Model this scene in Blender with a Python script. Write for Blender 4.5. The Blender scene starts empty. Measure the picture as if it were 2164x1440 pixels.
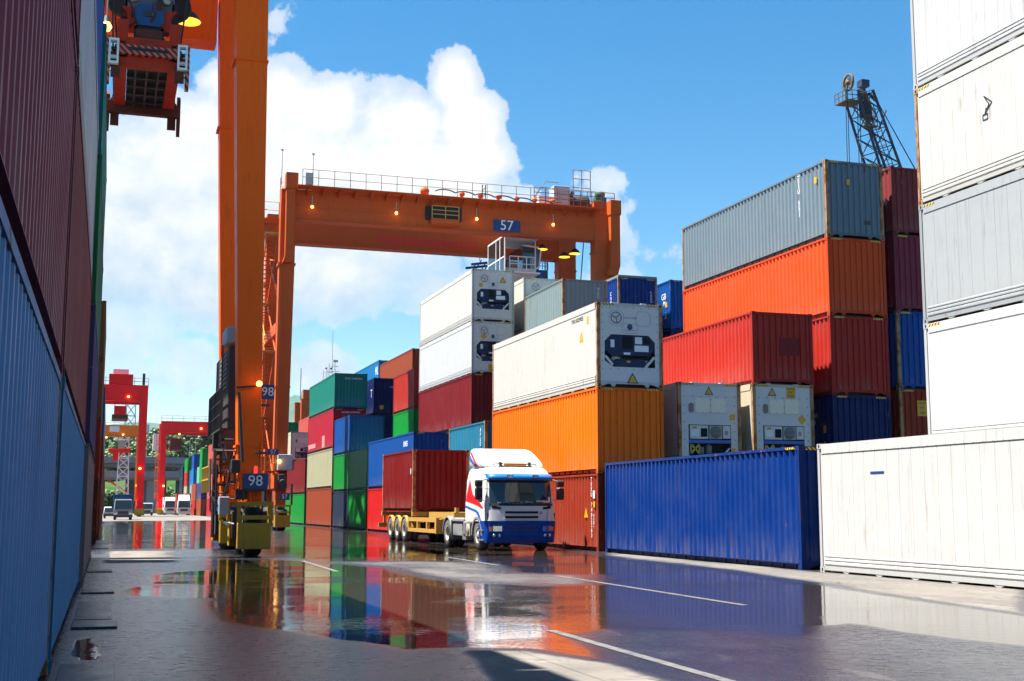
import bpy, math, random
from mathutils import Vector, Matrix
import numpy as np
R = math.radians
rnd = random.Random(7)
scene = bpy.context.scene
COL = scene.collection
# ------------------------------------------------------------------ camera
cam = bpy.data.objects.new("camera", bpy.data.cameras.new("camera"))
COL.objects.link(cam)
cam.data.sensor_width = 36.0
cam.data.lens = 36.0 * 2657.77 / 2164.0
cam.data.clip_start = 0.05
cam.data.clip_end = 30000.0
PIT, YAW, ROL = R(7.5876), R(17.7294), R(0.0956)
fw = Vector((math.sin(YAW) * math.cos(PIT), math.cos(YAW) * math.cos(PIT), math.sin(PIT)))
rt = Vector((math.cos(YAW), -math.sin(YAW), 0))
up = rt.cross(fw)
rt, up = rt * math.cos(ROL) + up * math.sin(ROL), -rt * math.sin(ROL) + up * math.cos(ROL)
m = Matrix((rt, up, -fw)).transposed().to_4x4()
m.translation = (0, 0, 1.4257)
cam.matrix_world = m
scene.camera = cam
# ------------------------------------------------------------------ light
SUN = Vector((-1.0, 0.26, 2.6)).normalized()          # towards the sun
SUN_EL = math.asin(SUN.z)
SUN_AZ = math.atan2(SUN.x, SUN.y)                     # from +Y, clockwise
sl = bpy.data.lights.new("sun", 'SUN')
sl.energy = 5.0
sl.angle = R(0.53)
sl.color = (1.0, 0.95, 0.87)
so = bpy.data.objects.new("sun", sl)
COL.objects.link(so)
so.rotation_euler = (-SUN).to_track_quat('-Z', 'Y').to_euler()
scene.view_settings.view_transform = 'Standard'
scene.view_settings.look = 'None'
scene.view_settings.exposure = 1.95
scene.view_settings.gamma = 1.0
scene.cycles.max_bounces = 8
scene.cycles.glossy_bounces = 4
scene.cycles.diffuse_bounces = 3
scene.cycles.use_denoising = True
# ------------------------------------------------------------------ node helper
class NT:
    def __init__(s, tree):
        s.t = tree
    def n(s, typ, **kw):
        nd = s.t.nodes.new(typ)
        for k, v in kw.items():
            if k.startswith('i_'):
                nd.inputs[k[2:].replace('_', ' ')].default_value = v
            else:
                setattr(nd, k, v)
        return nd
    def l(s, a, b):
        s.t.links.new(a, b)
    def m(s, op, a, b=None, c=None, clamp=False):
        nd = s.t.nodes.new('ShaderNodeMath')
        nd.operation = op
        nd.use_clamp = clamp
        for i, v in enumerate((a, b, c)):
            if v is None: continue
            if isinstance(v, (int, float)): nd.inputs[i].default_value = v
            else: s.t.links.new(v, nd.inputs[i])
        return nd.outputs[0]
    def ss(s, v, a, b, c=0.0, d=1.0):
        nd = s.t.nodes.new('ShaderNodeMapRange')
        nd.interpolation_type = 'SMOOTHSTEP'
        s.t.links.new(v, nd.inputs[0])
        for i, x in enumerate((a, b, c, d)): nd.inputs[i + 1].default_value = x
        return nd.outputs[0]
    def lin(s, v, a, b, c=0.0, d=1.0):
        nd = s.t.nodes.new('ShaderNodeMapRange')
        s.t.links.new(v, nd.inputs[0])
        for i, x in enumerate((a, b, c, d)): nd.inputs[i + 1].default_value = x
        return nd.outputs[0]
    def mix(s, fac, a, b, mode='MIX'):
        nd = s.t.nodes.new('ShaderNodeMix')
        nd.data_type = 'RGBA'
        nd.blend_type = mode
        nd.clamp_factor = True
        for k, v in ((0, fac), (6, a), (7, b)):
            if isinstance(v, (int, float)): nd.inputs[k].default_value = v
            elif isinstance(v, tuple): nd.inputs[k].default_value = v if len(v) == 4 else v + (1,)
            else: s.t.links.new(v, nd.inputs[k])
        return nd.outputs[2]
    def noise(s, vec, scale, detail=4, rough=0.55, dist=0.0):
        nd = s.t.nodes.new('ShaderNodeTexNoise')
        if vec is not None: s.t.links.new(vec, nd.inputs['Vector'])
        nd.inputs['Scale'].default_value = scale
        nd.inputs['Detail'].default_value = detail
        nd.inputs['Roughness'].default_value = rough
        nd.inputs['Distortion'].default_value = dist
        return nd.outputs['Fac']
    def vm(s, op, a, b):
        nd = s.t.nodes.new('ShaderNodeVectorMath')
        nd.operation = op
        for i, v in enumerate((a, b)):
            if isinstance(v, tuple): nd.inputs[i].default_value = v
            else: s.t.links.new(v, nd.inputs[i])
        return nd.outputs[0]
# ------------------------------------------------------------------ sky with clouds
world = bpy.data.worlds.new("World")
scene.world = world
world.use_nodes = True
world.node_tree.nodes.clear()
w = NT(world.node_tree)
out = w.n('ShaderNodeOutputWorld')
bg = w.n('ShaderNodeBackground')
bg.inputs['Strength'].default_value = 0.05
w.l(bg.outputs[0], out.inputs[0])
sky = w.n('ShaderNodeTexSky', sky_type='NISHITA', sun_disc=False)
sky.sun_elevation = SUN_EL
sky.sun_rotation = SUN_AZ
sky.altitude = 0
sky.air_density = 1.0
sky.dust_density = 0.25
sky.ozone_density = 2.0
hs = w.n('ShaderNodeHueSaturation')
hs.inputs['Saturation'].default_value = 1.42
hs.inputs['Value'].default_value = 0.93
hs.inputs['Hue'].default_value = 0.492
w.l(sky.outputs[0], hs.inputs['Color'])
tc = w.n('ShaderNodeTexCoord')
d = tc.outputs['Generated']
sep = w.n('ShaderNodeSeparateXYZ')
w.l(d, sep.inputs[0])
wv = w.noise(d, 9.0, 7, 0.62)
wv2 = w.noise(d, 34.0, 5, 0.6)
az = w.m('MULTIPLY', w.m('ARCTAN2', sep.outputs[0], sep.outputs[1]), 57.2958)
el = w.m('MULTIPLY', w.m('ARCSINE', sep.outputs[2]), 57.2958)
#CLOUDS
BLOBS = [(14.98, 19.15, 1.62, 1.83, 1.2), (15.67, 17.39, 2.05, 2.05, 1.2), (12.78, 17.34, 2.59, 2.05, 1.2), (9.04, 17.72, 2.37, 1.94, 1.1), (7.09, 17.73, 2.16, 2.59, 1.0), (16.12, 15.72, 1.83, 1.72, 1.0), (12.6, 14.39, 5.6, 3.66, 1.2), (8.03, 14.66, 4.31, 3.88, 1.2), (2.93, 15.41, 4.1, 2.8, 1.1), (1.0, 12.2, 4.96, 4.96, 1.2), (3.74, 9.85, 4.1, 2.37, 0.9), (9.84, 10.92, 7.11, 2.8, 0.9), (13.75, 9.93, 4.31, 1.51, 0.7), (9.09, 6.0, 1.83, 1.29, 0.9), (0.5, 7.33, 2.37, 1.72, 0.5), (3.45, 6.39, 2.37, 1.08, 0.4), (22.31, 14.73, 1.51, 1.19, 0.34), (22.62, 12.71, 1.51, 2.37, 0.36), (24.78, 11.39, 2.16, 1.51, 0.26), (23.14, 10.35, 1.94, 1.29, 0.3), (1.85, 5.82, 3.45, 0.86, 0.3), (6.76, 21.56, 1.51, 1.29, 0.22), (4.28, 18.77, 1.29, 1.08, 0.5)]
field = None
for (ca, ce, ra, re, st) in BLOBS:
    dx = w.m('MULTIPLY', w.m('SUBTRACT', az, ca), 1.0 / ra)
    dy = w.m('MULTIPLY', w.m('SUBTRACT', el, ce), 1.0 / re)
    rr = w.m('SQRT', w.m('ADD', w.m('MULTIPLY', dx, dx), w.m('MULTIPLY', dy, dy)))
    f = w.m('MULTIPLY', w.m('SUBTRACT', 1.0, rr, clamp=False), st)
    field = f if field is None else w.m('SMOOTH_MAX', field, f, 0.12)
# clouds outside the view, added for fill light and reflections
gen = w.m('SUBTRACT', w.m('MULTIPLY', w.noise(d, 2.3, 6, 0.6), 2.2), 1.45)
away = w.ss(w.m('ABSOLUTE', w.m('SUBTRACT', az, 18.0)), 34.0, 48.0)
gen = w.m('SUBTRACT', gen, w.m('MULTIPLY', w.m('SUBTRACT', 1.0, away), 3.0))
field = w.m('MAXIMUM', field, gen)
wv3 = w.noise(d, 90.0, 4, 0.6)
pert = w.m('ADD', w.m('MULTIPLY', w.m('SUBTRACT', wv, 0.5), 1.5), w.m('ADD', w.m('MULTIPLY', w.m('SUBTRACT', wv2, 0.5), 0.75), w.m('MULTIPLY', w.m('SUBTRACT', wv3, 0.5), 0.3)))
den = w.m('ADD', field, pert)
alpha = w.ss(den, 0.02, 0.15)
thick = w.ss(den, 0.05, 0.75)
low = w.ss(el, 16.5, 9.5)                               # cloud bases are greyer
sv = (SUN.x * 0.02, SUN.y * 0.02, 0.018)
def relief(sc, k):
    return w.m('MULTIPLY', w.m('SUBTRACT', w.noise(w.vm('ADD', d, sv), sc, 6, 0.6, 0.3), w.noise(d, sc, 6, 0.6, 0.3)), k)
rel = w.m('ADD', relief(9.0, 1.5), relief(22.0, 1.0))
shade = w.m('ADD', w.m('MULTIPLY', low, 0.58), w.m('ADD', rel, 0.06), clamp=True)
ccol = w.mix(shade, (5.6, 5.6, 5.6), (2.6, 3.5, 4.3))
alpha = w.m('MULTIPLY', alpha, w.m('ADD', 0.55, w.m('MULTIPLY', thick, 0.45)))
fin = w.mix(alpha, hs.outputs[0], ccol)
w.l(fin, bg.inputs['Color'])

# ------------------------------------------------------------------ materials
MATS = {}
def _new(name):
    mt = bpy.data.materials.new(name)
    mt.use_nodes = True
    mt.node_tree.nodes.clear()
    t = NT(mt.node_tree)
    o = t.n('ShaderNodeOutputMaterial')
    b = t.n('ShaderNodeBsdfPrincipled')
    t.l(b.outputs[0], o.inputs[0])
    return mt, t, b
def ovec(t):
    tc = t.n('ShaderNodeTexCoord')
    oi = t.n('ShaderNodeObjectInfo')
    sc = t.m('MULTIPLY', oi.outputs['Random'], 91.0)
    cx = t.n('ShaderNodeCombineXYZ')
    for i in range(3): t.l(sc, cx.inputs[i])
    return t.vm('ADD', tc.outputs['Object'], cx.outputs[0]), tc
def paint(name, col, rough=0.45, rust=0.0, dirt=0.3, metal=0.0, streak=0.25, bump=0.0):
    k = ('paint', name)
    if k in MATS: return MATS[k]
    mt, t, b = _new(name)
    v, tc = ovec(t)
    n1 = t.noise(v, 0.9, 6, 0.6)
    n2 = t.noise(t.vm('MULTIPLY', v, (5.0, 5.0, 0.35)), 1.6, 5, 0.6)
    dark = tuple(c * 0.55 + 0.006 for c in col)
    pale = tuple(min(0.9, c * 0.92 + 0.022) for c in col)
    c1 = t.mix(t.m('MULTIPLY', t.ss(n1, 0.35, 0.75), dirt), col, pale)
    c2 = t.mix(t.m('MULTIPLY', t.ss(n2, 0.5, 0.78), streak), c1, dark)
    ro = t.lin(n1, 0.3, 0.7, rough - 0.08, rough + 0.12)
    if rust > 0:
        n3 = t.noise(t.vm('MULTIPLY', v, (1.0, 1.0, 0.55)), 4.2, 9, 0.68)
        th = 0.74 - 0.28 * rust
        mk = t.ss(n3, th, th + 0.07)
        n4 = t.noise(v, 14.0, 4, 0.6)
        rc = t.mix(n4, (0.10, 0.035, 0.015), (0.34, 0.14, 0.045))
        if name.startswith(('paint_', 'frame_', 'crane')):
            sz = t.n('ShaderNodeSeparateXYZ'); t.l(tc.outputs['Object'], sz.inputs[0])
            if name.startswith('paint_'):
                du = t.m('MULTIPLY', t.ss(sz.outputs[2], 0.95, 0.12), t.ss(t.noise(t.vm('MULTIPLY', v, (3.0, 3.0, 0.6)), 1.5, 5), 0.35, 0.7))
                c2 = t.mix(t.m('MULTIPLY', du, 0.42), c2, tuple(c * 0.5 + 0.5 * g for c, g in zip(col, (0.26, 0.23, 0.20))))
            sc = t.ss(t.noise(t.vm('MULTIPLY', v, (0.7, 0.7, 7.0)), 2.4, 6, 0.7), 0.665, 0.70)
            c2 = t.mix(t.m('MULTIPLY', sc, 0.30), c2, tuple(min(.8, c * 1.1 + 0.06) for c in col))
            n6 = t.noise(t.vm('MULTIPLY', v, (6.0, 6.0, 0.42)), 1.4, 6, 0.62)
            sm = t.m('MULTIPLY', t.ss(n6, 0.575 - 0.05 * rust, 0.70), t.ss(t.noise(v, 0.8, 3), 0.46, 0.62))
            c2 = t.mix(t.m('MULTIPLY', sm, 0.5 + 0.5 * min(rust, .8)), c2, tuple(c * 0.35 + g for c, g in zip(col, (0.06, 0.032, 0.014))))
        c2 = t.mix(mk, c2, rc)
        ro = t.m('ADD', ro, t.m('MULTIPLY', mk, 0.3), clamp=True)
    t.l(c2, b.inputs['Base Color'])
    t.l(ro, b.inputs['Roughness'])
    b.inputs['Metallic'].default_value = metal
    b.inputs['Specular IOR Level'].default_value = 0.13
    if bump > 0:
        bp = t.n('ShaderNodeBump')
        bp.inputs['Strength'].default_value = bump
        bp.inputs['Distance'].default_value = 0.02
        t.l(t.noise(v, 2.2, 3), bp.inputs['Height'])
        t.l(bp.outputs[0], b.inputs['Normal'])
    MATS[k] = mt
    return mt
def plain(name, col, rough=0.5, metal=0.0, emit=0.0, spec=0.5):
    k = ('plain', name)
    if k in MATS: return MATS[k]
    mt, t, b = _new(name)
    v, tc = ovec(t)
    n1 = t.noise(v, 6.0, 4)
    t.l(t.mix(t.m('MULTIPLY', n1, 0.35), col, tuple(c * 0.7 for c in col)), b.inputs['Base Color'])
    b.inputs['Roughness'].default_value = rough
    b.inputs['Metallic'].default_value = metal
    b.inputs['Specular IOR Level'].default_value = spec
    if emit > 0:
        b.inputs['Emission Color'].default_value = col + (1,)
        b.inputs['Emission Strength'].default_value = emit
    MATS[k] = mt
    return mt
def stripes(name, ca, cb, freq, ax=(1, 1, 1)):
    k = ('str', name)
    if k in MATS: return MATS[k]
    mt, t, b = _new(name)
    tc = t.n('ShaderNodeTexCoord')
    s = t.n('ShaderNodeSeparateXYZ')
    t.l(tc.outputs['Object'], s.inputs[0])
    q = t.m('ADD', t.m('MULTIPLY', s.outputs[0], ax[0]), t.m('ADD', t.m('MULTIPLY', s.outputs[1], ax[1]), t.m('MULTIPLY', s.outputs[2], ax[2])))
    fr = t.m('FRACT', t.m('MULTIPLY', q, freq))
    t.l(t.mix(t.m('GREATER_THAN', fr, 0.5), ca, cb), b.inputs['Base Color'])
    b.inputs['Roughness'].default_value = 0.5
    MATS[k] = mt
    return mt
def glass(name, col=(0.015, 0.02, 0.022)):
    k = ('glass', name)
    if k in MATS: return MATS[k]
    mt, t, b = _new(name)
    b.inputs['Base Color'].default_value = col + (1,)
    b.inputs['Roughness'].default_value = 0.04
    b.inputs['IOR'].default_value = 1.52
    b.inputs['Coat Weight'].default_value = 0.4
    MATS[k] = mt
    return mt
BLACK = plain('black_rubber', (0.012, 0.012, 0.013), 0.7)
TYRE = plain('tyre_rubber', (0.022, 0.021, 0.021), 0.8)
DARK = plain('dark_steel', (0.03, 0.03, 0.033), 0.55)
STEEL = plain('worn_steel', (0.35, 0.35, 0.34), 0.4, 0.6)
HOLE = plain('casting_hole', (0.004, 0.004, 0.004), 0.9)
WTXT = plain('white_lettering', (0.78, 0.78, 0.76), 0.6)
KTXT = plain('black_lettering', (0.02, 0.02, 0.025), 0.6)
BSIGN = plain('sign_blue', (0.005, 0.035, 0.16), 0.5)
YEL = plain('sticker_yellow', (0.62, 0.32, 0.005), 0.5)
HAZ = stripes('hazard_yellow_black', (0.75, 0.50, 0.03), (0.02, 0.02, 0.02), 9.0)
LAMP = plain('lamp_glow', (1.0, 0.45, 0.06), 0.4, 0, 3.0)
LAMPW = plain('lamp_disc', (1.0, 0.50, 0.03), 0.4, 0, 0.7)
REDL = plain('red_beacon', (0.85, 0.03, 0.02), 0.3, 0, 0.6)
GLASS = glass('window_glass')
# ------------------------------------------------------------------ mesh builder
class MB:
    def __init__(s):
        s.v = []; s.f = []; s.m = []; s.sm = []
    def add(s, vs, fs, m=0, sm=False):
        o = len(s.v)
        s.v += [tuple(p) for p in vs]
        for f in fs:
            s.f.append([i + o for i in f]); s.m.append(m); s.sm.append(sm)
        return s
    def hexa(s, p, m=0):
        return s.add(p, [(0, 3, 2, 1), (4, 5, 6, 7), (0, 1, 5, 4), (1, 2, 6, 5), (2, 3, 7, 6), (3, 0, 4, 7)], m)
    def box(s, x0, y0, z0, x1, y1, z1, m=0):
        return s.hexa([(x0, y0, z0), (x1, y0, z0), (x1, y1, z0), (x0, y1, z0), (x0, y0, z1), (x1, y0, z1), (x1, y1, z1), (x0, y1, z1)], m)
    def frus(s, a, b, m=0):        # a,b = (x0,x1,y0,y1,z) lower and upper rectangle
        return s.hexa([(a[0], a[2], a[4]), (a[1], a[2], a[4]), (a[1], a[3], a[4]), (a[0], a[3], a[4]), (b[0], b[2], b[4]), (b[1], b[2], b[4]), (b[1], b[3], b[4]), (b[0], b[3], b[4])], m)
    def tube(s, a, b, r, n=6, m=0, r2=None, cap=True):
        a = Vector(a); b = Vector(b); dd = b - a
        if dd.length < 1e-6: return s
        q = dd.to_track_quat('Z', 'Y')
        r2 = r if r2 is None else r2
        vs = []
        for k, (c, rr) in enumerate(((a, r), (b, r2))):
            for i in range(n):
                an = 2 * math.pi * (i + 0.5) / n
                vs.append(c + q @ Vector((math.cos(an) * rr, math.sin(an) * rr, 0)))
        fs = [(i, (i + 1) % n, n + (i + 1) % n, n + i) for i in range(n)]
        s.add(vs, fs, m, n > 6)
        if cap: s.add(vs, [tuple(range(n))[::-1], tuple(range(n, 2 * n))], m)
        return s
    def path(s, pts, r, n=6, m=0):
        for a, b in zip(pts[:-1], pts[1:]): s.tube(a, b, r, n, m)
        return s
    def beam(s, a, b, wdt, h, m=0):      # rectangular bar between two points
        a = Vector(a); b = Vector(b); dd = (b - a).normalized()
        upv = Vector((0, 0, 1)) if abs(dd.z) < 0.95 else Vector((0, 1, 0))
        sd = dd.cross(upv).normalized() * wdt / 2
        u2 = sd.cross(dd).normalized() * h / 2
        vs = []
        for c in (a, b):
            vs += [c - sd - u2, c + sd - u2, c + sd + u2, c - sd + u2]
        return s.hexa(vs, m)
    def lathe(s, prof, c, axis='X', n=20, m=0, sm=True):
        c = Vector(c); vs = []
        for (r, h) in prof:
            for i in range(n):
                an = 2 * math.pi * i / n
                ca, sa = math.cos(an) * r, math.sin(an) * r
                vs.append(c + (Vector((h, ca, sa)) if axis == 'X' else Vector((ca, h, sa)) if axis == 'Y' else Vector((ca, sa, h))))
        fs = []
        for j in range(len(prof) - 1):
            for i in range(n):
                i2 = (i + 1) % n
                fs.append((j * n + i, j * n + i2, (j + 1) * n + i2, (j + 1) * n + i))
        return s.add(vs, fs, m, sm)
    def prism(s, pts, d0, d1, plane='XZ', m=0):
        def mk(p, d): return (p[0], d, p[1]) if plane == 'XZ' else (d, p[0], p[1]) if plane == 'YZ' else (p[0], p[1], d)
        n = len(pts)
        vs = [mk(p, d0) for p in pts] + [mk(p, d1) for p in pts]
        fs = [(i, (i + 1) % n, n + (i + 1) % n, n + i) for i in range(n)] + [tuple(range(n))[::-1], tuple(range(n, 2 * n))]
        return s.add(vs, fs, m)
    def grid(s, fn, nu, nv, m=0, sm=True):
        vs = [fn(i / nu, j / nv) for j in range(nv + 1) for i in range(nu + 1)]
        fs = [(j * (nu + 1) + i, j * (nu + 1) + i + 1, (j + 1) * (nu + 1) + i + 1, (j + 1) * (nu + 1) + i) for j in range(nv) for i in range(nu)]
        return s.add(vs, fs, m, sm)
    def rail(s, p0, p1, h=1.1, step=1.5, r=0.025, m=0, mids=1):
        p0 = Vector(p0); p1 = Vector(p1); n = max(1, round((p1 - p0).length / step))
        for i in range(n + 1):
            q = p0.lerp(p1, i / n); s.tube(q, q + Vector((0, 0, h)), r, 5, m, cap=False)
        for k in range(1, mids + 2):
            zz = Vector((0, 0, h * k / (mids + 1)))
            s.tube(p0 + zz, p1 + zz, r, 5, m, cap=False)
        return s
    def ladder(s, p0, p1, side, wdt=0.45, step=0.3, r=0.025, m=0):
        p0 = Vector(p0); p1 = Vector(p1); sd = Vector(side).normalized() * wdt / 2
        s.tube(p0 - sd, p1 - sd, r, 5, m); s.tube(p0 + sd, p1 + sd, r, 5, m)
        n = int((p1 - p0).length / step)
        for i in range(1, n):
            q = p0.lerp(p1, i / n); s.tube(q - sd, q + sd, r * 0.8, 5, m, cap=False)
        return s
    def mesh(s, name):
        me = bpy.data.meshes.new(name)
        me.from_pydata(s.v, [], s.f)
        me.polygons.foreach_set('material_index', s.m)
        me.polygons.foreach_set('use_smooth', s.sm)
        me.update()
        return me
def mobj(name, me, mats, parent=None, loc=(0, 0, 0), rot=None):
    o = bpy.data.objects.new(name, me)
    COL.objects.link(o)
    if mats is None: mats = []
    if not isinstance(mats, (list, tuple)): mats = [mats]
    while len(me.materials) < len(mats): me.materials.append(mats[len(me.materials)])
    for i, mt in enumerate(mats):
        if o.material_slots[i].material is not mt:
            o.material_slots[i].link = 'OBJECT'
            o.material_slots[i].material = mt
    if parent: o.parent = parent
    o.location = loc
    if rot: o.rotation_euler = rot
    return o
def part(name, mb, mats, parent=None, loc=(0, 0, 0), rot=None, bevel=0):
    o = mobj(name, mb.mesh(name), mats, parent, loc, rot)
    if bevel:
        bm_ = o.modifiers.new('bevel', 'BEVEL'); bm_.width = bevel; bm_.segments = 2; bm_.limit_method = 'ANGLE'
    return o
def thing(name, label, cat, loc=(0, 0, 0), rz=0.0, group=None):
    o = bpy.data.objects.new(name, None)
    COL.objects.link(o)
    o.location = loc; o.rotation_euler = (0, 0, rz)
    o.empty_display_size = 0.3
    return tag(o, label, cat, group)
def tag(o, label, cat, group=None):
    o['label'] = label; o['category'] = cat
    if group: o['group'] = group
    return o
def struct(o):
    o['kind'] = 'structure'; return o
FACE_CAM = (R(90), 0, 0)            # text reading in a plane that faces -Y
FACE_LANE = (R(90), 0, R(-90))      # text reading in a plane that faces -X
TXT = {}
def text(name, s, size, loc, rot, mat, parent, vertical=False, ext=0.004, space=1.0):
    k = (str(s), vertical, space)
    if k not in TXT:
        cu = bpy.data.curves.new('lettering', 'FONT')
        cu.body = '\n'.join(s) if vertical else s
        cu.size = 1.0; cu.align_x = 'CENTER'; cu.align_y = 'CENTER'; cu.extrude = 0.004
        cu.space_line = 0.85; cu.space_character = space
        cu.resolution_u = 3
        to = bpy.data.objects.new('lettering', cu)
        COL.objects.link(to)
        dg = bpy.context.evaluated_depsgraph_get()
        me = bpy.data.meshes.new_from_object(to.evaluated_get(dg))
        bpy.data.objects.remove(to)
        me.materials.clear()
        TXT[k] = me
    o = mobj(name, TXT[k], mat, parent, loc, rot)
    o.scale = (size, size, max(size, 0.5))
    return o

# ------------------------------------------------------------------ ground
WET_SUN = [
  (0.55, 0.25, [(-1.41, 46.9), (14.49, 17.55), (7.36, 8.97), (-0.44, 11.35)]) ,
  (0.3, 0.6, [(5.07, 34.19), (6.89, 33.07), (9.21, 34.01), (9.59, 29.28), (10.59, 26.02), (8.91, 22.24), (6.57, 23.38), (6.15, 29.51)]) ,
  (0.2, 0.6, [(15.85, 39.32), (15.5, 26.17), (15.77, 19.09), (11.92, 14.45), (12.93, 21.23), (13.79, 27.6), (13.88, 34.46)]) ,
  (0.05, 0.9, [(-0.3, 44.1), (2.26, 43.42), (1.7, 38.15), (1.8, 34.48), (-0.28, 34.47)]) ,  # sun band through the stack gap, painted in as pale dry ground
  (0.06, 0.6, [(3.53, 12.56), (4.16, 12.24), (4.45, 11.25), (4.47, 10.56), (4.48, 9.7), (4.48, 9.01), (3.0, 9.46), (3.13, 10.26)]) ,
  (0.22, 0.8, [(10.79, 87.11), (11.76, 79.58), (9.29, 50.13), (6.6, 49.49)]) ,
  (1.0, 1.1, [(2.96, 36.39), (5.07, 34.19), (6.25, 29.97), (6.14, 24.83), (6.61, 23.53), (7.5, 22.06), (9.07, 22.05), (5.83, 14.18), (4.91, 13.63), (4.71, 12.03), (4.52, 11.42), (4.2, 12.36), (3.62, 12.76), (3.02, 12.76), (2.43, 14.11), (1.95, 15.28), (1.5, 16.38), (1.39, 18.85), (1.85, 22.48), (2.22, 29.04)]) ,
  (0.86, 1.3, [(13.82, 34.84), (13.69, 27.39), (12.69, 21.61), (12.64, 20.72), (8.04, 13.21), (7.5, 12.8), (6.78, 13.59), (5.87, 14.29), (8.83, 21.82)]) ,
  (1.0, 0.8, [(12.61, 20.72), (11.71, 14.2), (11.48, 12.79), (9.12, 10.18), (9.22, 11.21), (8.87, 12.9), (8.99, 14.07), (8.44, 13.9)]) ,
  (1.0, 1.0, [(10.94, 51.11), (14.65, 41.1), (13.82, 34.84), (10.2, 25.72), (8.82, 26.95), (9.6, 30.87), (9.15, 33.06), (7.45, 34.49), (7.35, 36.61)]) ,
  (0.97, 0.8, [(13.7, 100.3), (14.3, 71.35), (10.93, 49.71), (7.51, 34.15), (5.8, 33.99), (5.3, 35.75), (5.52, 40.28), (7.77, 58.35)]) ,
  (0.93, 0.9, [(0.42, 137.86), (12.54, 146.23), (3.98, 46.02), (1.7, 45.55), (0.03, 46.52), (-0.28, 52.58)]) ,
  (1.0, 0.5, [(0.3, 22.93), (0.69, 24.48), (1.77, 24.16), (1.84, 21.03), (1.31, 20.86), (0.34, 21.82)]) ,
  (0.85, 0.3, [(0.76, 27.08), (1.42, 29.26), (2.61, 30.04), (2.08, 23.78), (1.54, 24.53), (0.87, 24.88)]) ,
  (1.0, 0.06, [(-0.27, 13.54), (-0.23, 14.76), (-0.11, 14.83), (0.02, 13.15), (-0.02, 12.72), (-0.19, 12.74)]) ,
  (0.95, 0.15, [(-0.25, 18.9), (-0.1, 19.47), (-0.02, 18.83), (-0.18, 18.06), (-0.3, 18.25)]) ,
  (0.5, 0.3, [(-0.66, 11.42), (-0.4, 11.34), (0.25, 52.44), (-0.28, 52.58)]) ,
]

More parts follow.
